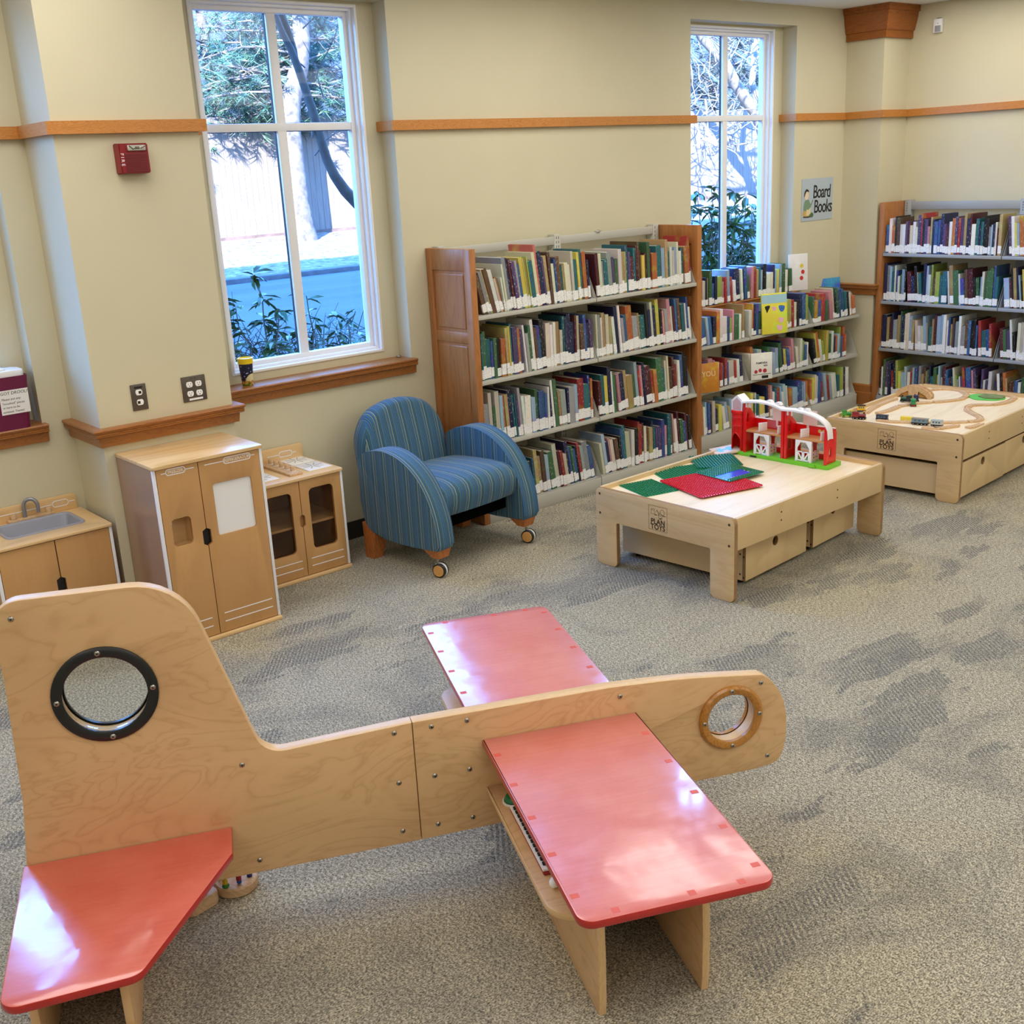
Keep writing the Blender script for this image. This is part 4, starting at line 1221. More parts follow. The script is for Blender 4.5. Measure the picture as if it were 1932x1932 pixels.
# close front and rear with crowned fans
for k, off in ((0, -0.018), (12, 0.010)):
    grid = []
    r0 = rings[k]
    for s_ in range(1, 6):
        f_ = 1 - s_ / 5
        base_i = len(vs)
        vs += [(x * f_, y + off * (1 - f_ * f_), 0.46 + (z - 0.46) * f_) for x, y, z in r0]
        grid.append(base_i)
    prev_ = k * nb
    for bi in grid:
        for i in range(nb - 1): fs.append((prev_ + i, prev_ + i + 1, bi + i + 1, bi + i))
        prev_ = bi
m = MB(); m.add_verts_faces(vs, fs, T(0, 0.205, 0.0) @ RX(-9))
bmesh.ops.remove_doubles(m.bm, verts=m.bm.verts[:], dist=1e-5)
bmesh.ops.recalc_face_normals(m.bm, faces=m.bm.faces[:])
m.build('back', M['stripe_back'], AC, angle=70)
# seat cushion, crowned
m = MB()
nx, ny = 14, 16
prof = [(0.20, 0.44), (0.12, 0.447), (0.03, 0.452), (-0.08, 0.455), (-0.17, 0.452), (-0.215, 0.440), (-0.245, 0.418), (-0.258, 0.385), (-0.256, 0.345), (-0.248, 0.31), (-0.235, 0.288), (-0.19, 0.282), (0.20, 0.282)]
vs, fs = [], []
for i in range(nx + 1):
    u = i / nx * 2 - 1
    for (y, z) in prof:
        c = 0.016 * (1 - u * u) if z > 0.3 else 0
        vs.append((u * 0.257, y - (0.014 * (1 - u * u) if y < -0.2 else 0), z + c))
k_ = len(prof)
for i in range(nx):
    for j in range(k_):
        fs.append((i * k_ + j, i * k_ + (j + 1) % k_, (i + 1) * k_ + (j + 1) % k_, (i + 1) * k_ + j))
m.add_verts_faces(vs, fs); bmesh.ops.recalc_face_normals(m.bm, faces=m.bm.faces[:])
m.build('seat', M['stripe_x'], AC, angle=60)
m = MB(); m.box(-0.257, 0.257, -0.17, 0.24, 0.20, 0.283); m.build('seat_base', plain('black dust cover', srgb(8, 8, 9), 1.0, spec=0.0), AC, smooth=False)
# legs
for s in (-1, 1):
    m = MB(); x0 = s * 0.315
    m.add_verts_faces([(x0 - .045, -.288, .145), (x0 + .045, -.288, .145), (x0 + .045, -.18, .139), (x0 - .045, -.18, .139), (x0 - .034, -.278, .100), (x0 + .034, -.278, .100), (x0 + .034, -.225, .098), (x0 - .034, -.225, .098)],
                      [(0, 1, 2, 3), (7, 6, 5, 4), (4, 5, 1, 0), (5, 6, 2, 1), (6, 7, 3, 2), (7, 4, 0, 3)])
    bmesh.ops.recalc_face_normals(m.bm, faces=m.bm.faces[:])
    lg = m.build('front_leg', M['leg_wood'], AC, smooth=False)
    # twin-wheel caster
    cx, cy, r = x0 + 0.012 * s, -0.262, 0.036
    MW = T(cx, cy, r) @ RZ(18) @ RY(90)
    m = MB(); m.lathe([(0, -.024), (r - .006, -.024), (r, -.020), (r, -.006), (r - .004, -.004), (r - .004, .004), (r, .006), (r, .020), (r - .006, .024), (0, .024)], 28, MW)
    w_ = m.build('caster', M['black_plastic'], lg)
    m = MB()
    for e in (-1, 1): m.lathe([(0, e * .026), (r - .008, e * .026), (r - .006, e * .0235), (0, e * .0235)], 28, MW)
    m.build('caster_disc', M['caster_wood'], w_)
    m = MB(); m.lathe([(r - .012, -.005), (r + .002, -.005), (r + .002, .005), (r - .012, .005)], 28, MW); m.build('caster_band', M['white'], w_)
    m = MB(); m.cyl(.006, r * 1.2, 0.10, 12, T(cx - .004, cy + .012, 0)); m.build('caster_stem', M['chrome'], w_)
    m = MB(); x1 = s * 0.318
    m.add_verts_faces([(x1 - .05, .185, .155), (x1 + .045, .185, .155), (x1 + .045, .285, .20), (x1 - .05, .285, .20), (x1 - .032 + s * .008, .225, 0), (x1 + .032 + s * .008, .225, 0), (x1 + .032 + s * .008, .292, 0), (x1 - .032 + s * .008, .292, 0)],
                      [(0, 1, 2, 3), (7, 6, 5, 4), (4, 5, 1, 0), (5, 6, 2, 1), (6, 7, 3, 2), (7, 4, 0, 3)])
    bmesh.ops.recalc_face_normals(m.bm, faces=m.bm.faces[:])
    m.build('rear_leg', M['leg_wood'], AC, smooth=False)
# ------------------------------------------------------------------ toddler play airplane: ply fuselage standing on two wing tables
AO = 2.772 * Vector((-math.sin(R(-24.8)), math.cos(R(-24.8)), 0))
AP = tag(empty('play_airplane', (AO.x, AO.y, 0), R(-24.8)), 'big birch plywood play airplane with red wing tops standing in the foreground', 'play structure')
# local frame: x along the fuselage (tail -x, nose +x), y away from the camera, z up; near face at y = 0
TH = 0.042
def fillet_path(pts):
    """pts: (x, z, r) -> outline with rounded corners"""
    out = []
    n = len(pts)
    for i in range(n):
        p0, p, p1 = Vector(pts[i - 1][:2]), Vector(pts[i][:2]), Vector(pts[(i + 1) % n][:2])
        r = pts[i][2] if len(pts[i]) > 2 else 0
        if r <= 0: out.append((p.x, p.y)); continue
        a, b = (p0 - p).normalized(), (p1 - p).normalized()
        ang = a.angle(b); d = r / math.tan(ang / 2)
        t0, t1 = p + a * d, p + b * d
        c = p + (a + b).normalized() * (r / math.sin(ang / 2))
        a0 = math.atan2(t0.y - c.y, t0.x - c.x); a1 = math.atan2(t1.y - c.y, t1.x - c.x)
        da = (a1 - a0 + PI) % (2 * PI) - PI
        k = max(4, int(abs(da) / R(9)))
        for s in range(k + 1):
            q = a0 + da * s / k
            out.append((c.x + r * math.cos(q), c.y + r * math.sin(q)))
    return out
SEAM = 0.418
tail = fillet_path([(-0.640, 0.115, 0.01), (SEAM - 0.001, 0.115, 0), (SEAM - 0.001, 0.4905, 0), (0.012, 0.472, 0.075), (-0.142, 0.995, 0.17), (-0.590, 1.003, 0.07), (-0.586, 0.80, 0.3), (-0.600, 0.45, 0.3)])
PFR = (-0.358, 0.721)
plate_obj('tail_panel', tail, [circ(PFR[0], PFR[1], 0.108, 48)], TH, 0.0035, [M['birch'], M['birch_edge']], AP, T(0, TH, 0) @ RX(90))
def _cr(pts, n=5):
    out = []
    for i in range(len(pts) - 1):
        p0, p1, p2, p3 = [Vector(pts[min(max(i + q, 0), len(pts) - 1)]) for q in (-1, 0, 1, 2)]
        for k in range(n):
            t = k / n
            q = 0.5 * ((2 * p1) + (p2 - p0) * t + (2 * p0 - 5 * p1 + 4 * p2 - p3) * t * t + (3 * p1 - p0 - 3 * p2 + p3) * t ** 3)
            out.append((q.x, q.y))
    return out + [tuple(pts[-1])]
nose = [(SEAM + 0.001, 0.115)] + _cr([(1.46, 0.127), (1.525, 0.133), (1.553, 0.145), (1.570, 0.175), (1.579, 0.225), (1.579, 0.285), (1.568, 0.345), (1.549, 0.385), (1.522, 0.423), (1.495, 0.443), (1.463, 0.450), (1.23, 0.478), (1.0, 0.4915)]) + [(SEAM + 0.001, 0.4905)]
PNR = (1.388, 0.324)
plate_obj('nose_panel', nose, [circ(PNR[0], PNR[1], 0.080, 44)], TH, 0.0035, [M['birch'], M['birch_edge']], AP, T(0, TH, 0) @ RX(90))
# portholes: ring on each face, clear disc in the tail one
def ringgeo(m, c, r0, r1, y, th, seg=48):
    m.lathe([(r0, 0), (r0, th * .7), (r0 + (r1 - r0) * .25, th), (r1 - (r1 - r0) * .25, th), (r1, th * .6), (r1, 0)], seg, T(c[0], y, c[1]) @ RX(90))
m = MB(); ringgeo(m, PFR, 0.103, 0.130, 0, 0.010)
m.lathe([(0.103, 0.0), (0.108, 0.0), (0.108, TH), (0.103, TH)], 48, T(PFR[0], TH, PFR[1]) @ RX(90)) if False else None
fr = m.build('porthole_ring', M['black_plastic'], AP)
m = MB(); m.lathe([(0.103, 0), (0.103, 0.010), (0.130, 0.008), (0.130, 0)], 48, T(PFR[0], TH, PFR[1]) @ RX(-90)); m.build('porthole_ring', M['black_plastic'], AP)
m = MB(); m.lathe([(0, 0), (0.106, 0), (0.106, 0.004), (0, 0.004)], 48, T(PFR[0], TH * .45, PFR[1]) @ RX(90)); m.build('porthole_pane', M['acrylic'], AP)
m = MB(); ringgeo(m, PNR, 0.078, 0.104, 0, 0.014); m.build('nose_ring', M['ring_wood'], AP)
m = MB(); m.lathe([(0.078, 0), (0.078, 0.014), (0.104, 0.010), (0.104, 0)], 44, T(PNR[0], TH, PNR[1]) @ RX(-90)); m.build('nose_ring', M['ring_wood'], AP)
# bolts
bl = [(-0.543, 0.956, 0), (-0.049, 0.454, 0), (-0.036, 0.154, 0), (1.489, 0.420, 0), (1.515, 0.167, 0), (0.471, 0.468, 0), (0.574, 0.468, 0), (1.034, 0.458, 0), (0.470, 0.313, 0), (0.572, 0.313, 0), (0.469, 0.156, 0), (0.572, 0.156, 0), (0.367, 0.311, 0), (0.366, 0.156, 0), (0.366, 0.468, 0)]
for r, c, hh, n, rr in ((0.1165, PFR, 0.010, 4, 0.007), (0.091, PNR, 0.0135, 4, 0.0065)):
    for k in range(n): a = R(90 * k + 1); bl.append((c[0] + r * math.cos(a), c[1] + r * math.sin(a), hh))
bolt0 = None
for x, z, h in bl:
    if bolt0 is None:
        m = MB(); m.lathe([(0, -.002), (0.0075, -.002), (0.0072, 0.0015), (0.005, 0.0036), (0, 0.0042)], 14)
        m.mi = 1; m.lathe([(0, .0043), (.0026, .0043), (.0026, .0036)], 6)
        bo_ = m.build('bolt', [M['chrome'], M['slot']], AP, T(x, -h, z) @ RX(90)); bolt0 = bo_
    else:
        q = bolt0.copy(); C.objects.link(q); q.parent = AP; q.matrix_basis = T(x, -h, z) @ RX(90)
# wings: two rounded red tops at table height, a shelf and two legs under each
ZW = 0.40
def wing(y_in, y_out):
    s = 1 if y_out > y_in else -1
    y0, y1 = sorted((y_in, y_out))
    rr = (0.002, 0.002, 0.038, 0.038) if s > 0 else (0.038, 0.038, 0.002, 0.002)
    wt = plate_obj('wing_top', rrect(0.613, 1.082, y0, y1, rr, 7), [], 0.022, 0.005, [M['red'], M['red_edge']], AP, T(0, 0, ZW - 0.022))
    # paler tape residue squares along the rim
    m = MB()
    for k in range(5):
        for xx in (0.632, 1.058):
            yy = y_in + s * (0.10 + k * 0.165 + (0.03 if xx > 1 else 0)); yy = min(max(yy, y0 + .03), y1 - .03)
            m.box(xx - 0.010, xx + 0.010, yy - 0.008, yy + 0.008, ZW, ZW + 0.0003)
    for xx in (0.70, 0.88, 1.0): m.box(xx - .009, xx + .009, y_out - s * .03, y_out - s * .012, ZW, ZW + 0.0003)
    o = m.build('tape_marking', M['red_mark'], wt, smooth=False); o.matrix_basis = T(0, 0, -(ZW - 0.022))
    so = y_in + s * 0.632
    sy0, sy1 = sorted((y_in, so))
    rs = (0.002, 0.002, 0.075, 0.075) if s > 0 else (0.075, 0.075, 0.002, 0.002)
    plate_obj('shelf', rrect(0.617, 1.078, sy0, sy1, rs, 8), [], 0.020, 0.004, [M['birch'], M['birch_edge']], AP, T(0, 0, 0.248 - 0.020))
    lo = y_in + s * 0.694
    for xx in (0.712, 0.978):
        ol = [(y_in, 0.0), (lo, 0.0), (lo + s * 0.006, 0.04), (lo + s * 0.010, 0.16), (lo + s * 0.006, 0.30), (lo - s * .002, ZW - 0.022), (y_in, ZW - 0.022)]
        if s < 0: ol = ol[::-1]
        plate_obj('leg', ol, [], 0.020, 0.003, [M['birch'], M['birch_edge']], AP, T(xx - 0.010, 0, 0) @ YZ)
wing(-0.001, -0.858)
wing(TH + 0.001, TH + 0.858)
# tail plane: a lower red top on both sides
ZT = 0.276
def tail_legs(s):
    yb_ = -0.001 if s < 0 else TH + 0.001
    y_0, y_1 = sorted((yb_, yb_ + s * 0.46))
    for xx in (-0.575, -0.378):
        m = MB(); m.box(xx, xx + 0.02, y_0, y_1, 0, ZT - 0.0225, 0.003); m.build('leg', M['birch'], AP)
def tailplane2(s):
    yb_ = -0.001 if s < 0 else TH + 0.001
    pts = [(-0.628, yb_, 0), (-0.097, yb_, 0), (-0.100, yb_ + s * 0.128, 0.012), (-0.318, yb_ + s * 0.540, 0.045), (-0.610, yb_ + s * 0.560, 0.045)]
    ol = fillet_path(pts if s > 0 else pts[::-1])
    plate_obj('tail_top', ol, [], 0.022, 0.005, [M['red_tail'], M['red_edge']], AP, T(0, 0, ZT - 0.022))
    tail_legs(s)
tailplane2(-1); tailplane2(1)

# toys under and on the airplane shelves
def alocal(x, y, z=0): return AP_M @ Vector((x, y, z))
AP_M = T(AO.x, AO.y, 0) @ RZ(-24.8)
kb_ = tag(empty('toy_keyboard', alocal(0.669, -0.305, 0.248), R(-24.8 - 90)), 'toy piano keyboard with black and white keys on the shelf under the near red wing', 'toy keyboard')
m = MB(); m.box(-0.158, 0.158, -0.022, 0.085, 0, 0.010, 0.003); m.build('case', plain('keyboard case red', srgb(150, 30, 36), 0.4), kb_)
for i in range(15):
    m = MB(); m.box(-0.155 + i * 0.0207, -0.155 + i * 0.0207 + 0.0195, -0.0225, 0.04, 0.010, 0.017, 0.001); m.build('white_key', M['white'], kb_)
for i in range(14):
    m = MB(); m.box(-0.155 + i * 0.0207 + 0.0145, -0.155 + i * 0.0207 + 0.0255, -0.0175, 0.04, 0.017, 0.023, 0.001); m.build('black_key', M['black'], kb_)
M['green_toy'] = plain('green toy plastic', srgb(14, 110, 66), 0.35)
gt = tag(empty('toy_dinosaur', alocal(0.668, -0.105, 0.248), R(-60)), 'small green and white plastic toy beside the toy keyboard under the near wing', 'toy')
m = MB(); m.lathe([(0, 0), (.022, 0), (.026, .008), (.02, .02), (0, .024)], 16); m.build('body', M['green_toy'], gt)
m = MB(); m.lathe([(.0262, .0), (.03, .0), (.03, .005), (.0262, .005)], 16); m.build('white_rim', M['white'], gt)
m = MB(); m.sphere(.009, T(.012, -.012, .022), 10, 8); m.build('knob', M['green_toy'], gt)
rt = tag(empty('toy_rattle', alocal(0.662, -0.512, 0.248), R(20)), 'pale toy rattle lying near the outer end of the shelf under the near wing', 'toy')
m = MB(); m.sphere(.014, T(0, 0, .014) @ Matrix.Scale(1.5, 4, (1, 0, 0)), 14, 10); m.build('bulb', M['white'], rt)
m = MB(); m.tube([(.012, 0, .012), (.05, .004, .008)], .006, 8); m.build('handle', plain('mauve plastic', srgb(150, 128, 130), 0.4), rt)
bd = tag(empty('bead_toy', alocal(-0.112, 0.130, 0)), 'round wooden base with coloured beads on stems, on the carpet under the plywood tail', 'toy')
m = MB(); m.lathe([(0, 0), (.058, 0), (.062, .004), (.062, .026), (.058, .030), (0, .030)], 36); m.build('base', M['track'], bd)
def bead(x, y, z, kind, col, nm):
    q = MB(); mt = plain('bead ' + nm, srgb(*col), 0.3)
    if kind == 'ball': q.sphere(.0075, T(x, y, z), 14, 10)
    elif kind == 'ring': q.lathe([(.003, -.005), (.009, -.005), (.011, 0), (.009, .005), (.003, .005)], 18, T(x, y, z))
    else: q.lathe([(0, -.008), (.0085, -.008), (.0085, .008), (0, .008)], 6, T(x, y, z))
    q.build('bead', mt, bd, smooth=(kind != 'hex'))
wires = MB()
sp_ = [(-0.028, -0.040), (0.010, -0.036), (0.040, -0.008), (-0.04, 0.01), (0.0, 0.03)]
for (x, y) in sp_:
    v_ = AP_M.to_3x3() @ Vector((x, y, 0)); wires.tube([(v_.x, v_.y, .028), (v_.x, v_.y, .085)], .0022, 6)
wires.build('stems', M['track'], bd)
for (i, z, kd, c, nm) in ((0, .036, 'ring', (30, 130, 50), 'green'), (0, .050, 'hex', (206, 170, 30), 'yellow'), (0, .068, 'ball', (60, 30, 28), 'brown'), (1, .038, 'ball', (24, 70, 160), 'blue'), (1, .053, 'hex', (160, 26, 40), 'crimson'), (2, .038, 'hex', (18, 40, 130), 'navy'), (2, .054, 'ball', (24, 70, 160), 'mid blue'), (3, .038, 'ball', (180, 40, 40), 'scarlet'), (4, .038, 'ring', (206, 170, 40), 'amber')):
    v_ = AP_M.to_3x3() @ Vector((sp_[i][0], sp_[i][1], 0)); bead(v_.x, v_.y, z, kd, c, nm)
wb = MB(); wb.prism(rrect(-.05, .05, -.022, .022, .014), 0, .038, bevel=.004)
tag(wb.build('wooden_block', M['track'], None, T(*alocal(-0.212, 0.062, 0)) @ RZ(-24.8 + 33)), 'pale wooden toy block on the carpet beside the bead toy', 'toy block')
wr = MB(); wr.cyl(.014, .0385, .052, 18)
tag(wr.build('wooden_disc', plain('crimson disc', srgb(140, 24, 34), 0.4), None, T(*alocal(-0.205, 0.066, 0)) @ RZ(0)), 'dark red wooden disc lying on the pale block under the tail wing', 'toy block')
# ------------------------------------------------------------------ two low play tables with drawers
def logo(root, cx, z0, hgt, xface, P=None):
    """burnt-in maker's mark on the table end: a frame, drawn building blocks, two lines of capitals. faces -x"""
    F = T(xface, 0, 0) @ Matrix(((0, 0, -1, 0), (-1, 0, 0, 0), (0, 1, 0, 0), (0, 0, 0, 1)))   # (a, b, h) -> (-h, -a, b)
    w = hgt * 0.94
    m = MB()
    def st(pts, wd=0.0014, closed=False):
        v, f = stroke(pts, wd * 1.45, 0.0005, closed); m.add_verts_faces(v, f, F @ T(-cx, z0, 0))
    st([(-w / 2, 0), (w / 2, 0), (w / 2, hgt), (-w / 2, hgt)], 0.0012, True)
    yb = hgt * 0.66
    st([(-.042, yb), (-.042, yb + .020), (-.022, yb + .020), (-.022, yb)], .001, True)
    st([(-.042, yb + .02), (-.037, yb + .026), (-.017, yb + .026), (-.022, yb + .02)], .0008)
    st([(-.019, yb - .002), (-.006, yb + .024), (.006, yb - .002)], .001, True)
    st([(-.006, yb + .024), (.012, yb + .004)], .001)
    st(circ(.028, yb + .016, .013, 18), .001, True)
    st([(.004, yb - .014), (.004, yb + .004), (.014, yb + .01), (.026, yb + .004), (.026, yb - .014), (.014, yb - .02)], .001, True)
    st([(.014, yb - .002), (.014, yb - .02)], .0008); st([(.004, yb + .004), (.014, yb - .002), (.026, yb + .004)], .0008)
    st([(.01, yb - .020), (.026, yb - .014)], .003); st([(-.02, yb - .002), (-.006, yb - .003)], .0028); st([(.03, yb + .0), (.046, yb + .0)], .0025)
    m.mesh(text_mesh('PLAN', 0.036, 0.0005, bold=0.0008, spacing=1.02), F @ T(-cx, z0 + hgt * 0.345, 0))
    m.mesh(text_mesh('TOYS', 0.036, 0.0005, bold=0.0008, spacing=1.02), F @ T(-cx, z0 + hgt * 0.125, 0))
    o = m.build('burnt_mark', M['dark'], root, P, smooth=False)
    return o
TW, TL, THT, ZTRAY = 0.862, 1.262, 0.402, 0.378
def play_table(loc, rot, label, wood_end, wood_side, drawers, apron_bottom, apron_x=0.236, holes_in_end=True, tw=TW):
    """local: x along the length from the near end, y across from the near long side, z up"""
    r = tag(empty('play_table', (loc[0], loc[1], 0), R(rot)), label, 'play table')
    t = 0.026
    f, wd = 0.139, tw
    for xe in (0, 1):
        ol = fillet_path([(0, 0, .03), (f, 0, .03), (f, apron_x, .008), (wd - f, apron_x, .008), (wd - f, 0, .03), (wd, 0, .03), (wd, THT, .035), (0, THT, .035)])
        x0 = 0 if xe == 0 else TL - t
        e = plate_obj('end_panel', ol, [], t, 0.004, [wood_end, M['table_edge']], r, T(x0, 0, 0) @ YZ)
        m = MB(); xf = -0.0004 if xe == 0 else TL - 0.0004
        for (yy, zz) in ((.030, .372), (.030, .272), (wd - .030, .372), (wd - .030, .272)):
            m.cyl(.0065, 0, .0012, 14, T(xf, yy, zz) @ RY(90))
        q = m.build('dowel_dot', M['dark'], e, smooth=False); q.matrix_basis = e.matrix_basis.inverted()
        if xe == 0:
            q = logo(e, wd * 0.523 + 0.0, 0.256, 0.121, -0.0002); q.matrix_basis = e.matrix_basis.inverted()
    for s in (0, 1):
        y0 = 0.004 if s == 0 else wd - 0.024
        e = MB().box(t + 0.001, TL - t - 0.001, y0, y0 + 0.020, apron_bottom, THT - 0.002, 0.003).build('side_rail', wood_side, r)
        m = MB(); yf = 0.0036 if s == 0 else wd - 0.0036
        for xx in (0.358, 0.825):
            for zz in (.352, .312): m.cyl(.0042, 0, .0012, 12, T(xx, yf, zz) @ RX(90))
        m.build('dowel_dot', M['dark'], e, smooth=False)
    MB().box(t - .002, TL - t + .002, 0.022, wd - 0.022, ZTRAY - 0.012, ZTRAY, 0).build('tray_board', M['table_top'], r, smooth=False)
    for (xa, xb, ya, yb2, za, zb, rz, hz, zs_) in drawers:
        d = empty('drawer'); d.parent = r
        d.matrix_basis = T(xa, ya, 0) @ RZ(rz)
        wdx, dp = xb - xa, yb2 - ya
        plate_obj('drawer_front', [(0, za), (wdx, za), (wdx, zb), (0, zb)], [circ(wdx * .47, hz, 0.0235, 28)], 0.018, 0.002, [wood_side, M['table_edge']], d, T(0, 0.018, 0) @ RX(90))
        m = MB(); m.box(0, 0.014, 0.0185, dp, za, zs_); m.box(wdx - .014, wdx, 0.0185, dp, za, zs_); m.box(.0142, wdx - .0142, dp - .014, dp, za, zs_); m.box(.0142, wdx - .0142, 0.0185, dp - .0142, za + .004, za + .012)
        m.build('drawer_box', wood_side, d, smooth=False)
        m = MB()
        for yy, zz in ((.032, .06), (.032, .16), (.012, .045), (.012, .15)): m.cyl(.005, 0, .0012, 12, T(-.0004, yy, zz) @ RY(90))
        m.build('dowel_dot', M['dark'], d, smooth=False)
        m = MB()
        for yy in (.06, dp - .06):
            for xx in (.05, wdx - .05): m.cyl(.013, 0, za, 12, T(xx, yy, 0))
        m.build('drawer_wheel', M['black'], d, smooth=False)
    return r
T1 = play_table((3.765, 2.992), 1.3, 'pale wooden play table holding the red toy barn and building plates', M['table_wood'], M['table_wood2'],
                [(0.200, 0.738, 0.085, 0.83, 0.030, 0.236, 3.2, .165, .232), (0.802, 1.222, 0.118, 0.84, 0.030, 0.236, 4.0, .185, .232)], 0.247)
T2 = play_table((5.775, 3.005), 4.0, 'pale wooden play table with the wooden train track on top, by the right-hand bookcase', M['table_wood'], M['table_wood2'],
                [(0.034, 0.612, 0.006, 0.83, 0.030, 0.236, 0.0, .190, .203), (0.618, 1.228, 0.014, 0.84, 0.030, 0.236, 0.0, .195, .203)], 0.250, apron_x=0.228)
T1M = T(3.765, 2.992, 0) @ RZ(1.3)
T2M = T(5.775, 3.005, 0) @ RZ(4.0)
def on1(x, y, z=0.0): return T1M @ Vector((x, y, ZTRAY + z))
def on2(x, y, z=0.0): return T2M @ Vector((x, y, ZTRAY + z))

# ---- studded building plates
def studplate(cx, cy, wx, wy, rot, z, mat, label, pond=None, tilt=(0, 0)):
    o = empty('building_plate', on1(cx, cy, z)); o.rotation_euler = (R(tilt[0]), R(tilt[1]), R(rot + 1.3))
    tag(o, label, 'building plate', 'studded building plates on the play table')
    m = MB(); m.prism(rrect(-wx / 2, wx / 2, -wy / 2, wy / 2, 0.012), 0, 0.003); m.build('plate', mat, o, smooth=False)
    if pond:
        q = MB(); q.prism(pond, 0.003, 0.0036); q.build('printed_pond', plain('printed blue pond', srgb(20, 70, 200), 0.2), o, smooth=False)
        q = MB(); rr_ = random.Random(4)
        px0, px1 = min(p[0] for p in pond), max(p[0] for p in pond); py0, py1 = min(p[1] for p in pond), max(p[1] for p in pond)
        for i in range(34):
            if i % 2: a, b = rr_.uniform(px0 - .004, px1 + .004), rr_.choice((py0, py1)) + rr_.uniform(-.006, .006)
            else: a, b = rr_.choice((px0, px1)) + rr_.uniform(-.006, .006), rr_.uniform(py0, py1)
            q.cyl(rr_.uniform(.002, .004), .0036, .0040, 7, T(a, b, 0))
        q.build('printed_flowers', plain('printed pale flowers', srgb(200, 200, 90), 0.4), o, smooth=False)
    st = MB(); pit = 0.016
    nx_, ny_ = int((wx - .004) / pit), int((wy - .004) / pit)
    for i in range(nx_):
        for j in range(ny_):
            x, y = (i - (nx_ - 1) / 2) * pit, (j - (ny_ - 1) / 2) * pit
            if pond and min(p[0] for p in pond) < x < max(p[0] for p in pond) and min(p[1] for p in pond) < y < max(p[1] for p in pond): continue
            st.lathe([(.0047, .003), (.0047, .0072), (.0040, .0077), (0, .0077)], 10, T(x, y, 0))
    st.build('studs', mat, o)
    return o
M['duplo_green'] = plain('green plate plastic', srgb(0, 120, 76), 0.22, coat=0.3)
M['duplo_red'] = plain('red plate plastic', srgb(206, 18, 40), 0.25, coat=0.3)
M['duplo_teal'] = plain('blue green plate plastic', srgb(0, 116, 92), 0.2, coat=0.4)
studplate(0.205, 0.690, 0.20, 0.255, -16, 0.0, M['duplo_green'], 'green studded plate nearest the table end, partly under the red plate')
studplate(0.545, 0.755, 0.30, 0.21, -26, 0.0, M['duplo_green'], 'green studded plate by the far rim, under the other green plates')
studplate(0.440, 0.485, 0.372, 0.372, -16, 0.0085, M['duplo_red'], 'large red studded plate lying among the green ones')
studplate(0.795, 0.735, 0.245, 0.245, -38, 0.0085, M['duplo_teal'], 'shiny green studded plate nearest the toy barn')
studplate(0.635, 0.515, 0.255, 0.245, -6, 0.0172, M['duplo_green'], 'green studded plate printed with a blue pond, overlapping the red plate', pond=rrect(-.115, .075, -.085, .0, .012))
pc = tag(empty('puzzle_card', on1(0.985, 0.815, 0.012), R(-30)), 'small pale card with blue puzzle shapes lying beside the barn silo', 'card')
pc.rotation_euler = (R(4), R(-5), R(-28))
m = MB(); m.box(-.075, .075, -.055, .055, 0, .012, .002); m.build('card', plain('pale card', srgb(226, 206, 196), 0.4), pc)
m = MB()
for (x0, x1, y0, y1) in ((-.045, -.02, -.03, .03), (.01, .035, -.03, .03), (-.02, .01, -.01, .012), (-.055, -.045, -.012, .012), (.035, .045, .0, .024)): m.prism(rrect(x0, x1, y0, y1, .006), .012, .0126)
m.build('printed_shapes', plain('light blue print', srgb(110, 184, 226), 0.4), pc, smooth=False)

# ---- toy barn: two hinged halves and a silo on a green base
BN = tag(empty('toy_barn', on1(1.010, 0.456, 0), R(1.3 - 90 + 2.5)), 'red plastic toy barn with white roof, gates and silo on a green base', 'toy barn')
# local: x to the right along the front, y to the back, z up
M['barn_red'] = plain('barn red plastic', srgb(222, 18, 22), 0.3, coat=0.2)
M['barn_white'] = plain('barn white plastic', srgb(240, 238, 240), 0.3)
M['barn_pink'] = plain('barn pale pink plastic', srgb(236, 206, 202), 0.35)
M['barn_green'] = plain('barn green base', srgb(112, 196, 40), 0.35)
M['barn_floor'] = plain('barn tan floor', srgb(196, 138, 82), 0.4)
m = MB(); m.prism([(-.255, 0), (-.002, 0), (-.002, .13), (-.30, .13), (-.335, .09), (-.335, .02)][::1], 0, .022, bevel=.003); m.build('base', M['barn_green'], BN)
m = MB(); m.prism(rrect(.002, .270, -.006, .13, (.004, .01, .004, .004)), 0, .022, bevel=.003); m.box(.16, .20, -.016, -.004, .002, .016, .003); m.build('base', M['barn_green'], BN)
m = MB(); m.cyl(.005, 0, .024, 12, T(0, -.003, 0)); m.build('hinge', M['barn_green'], BN)
m = MB(); m.box(-.205, -.165, -.004, -.0005, .004, .012, .001); m.build('latch', M['black'], BN)
def wallp(ol, holes, x, y, name='wall', mat='barn_red', rot=None, t=.006):
    return plate_obj(name, ol, holes, t, .001, M[mat], BN, T(x, y, 0) @ rot)
SIDE = YZ
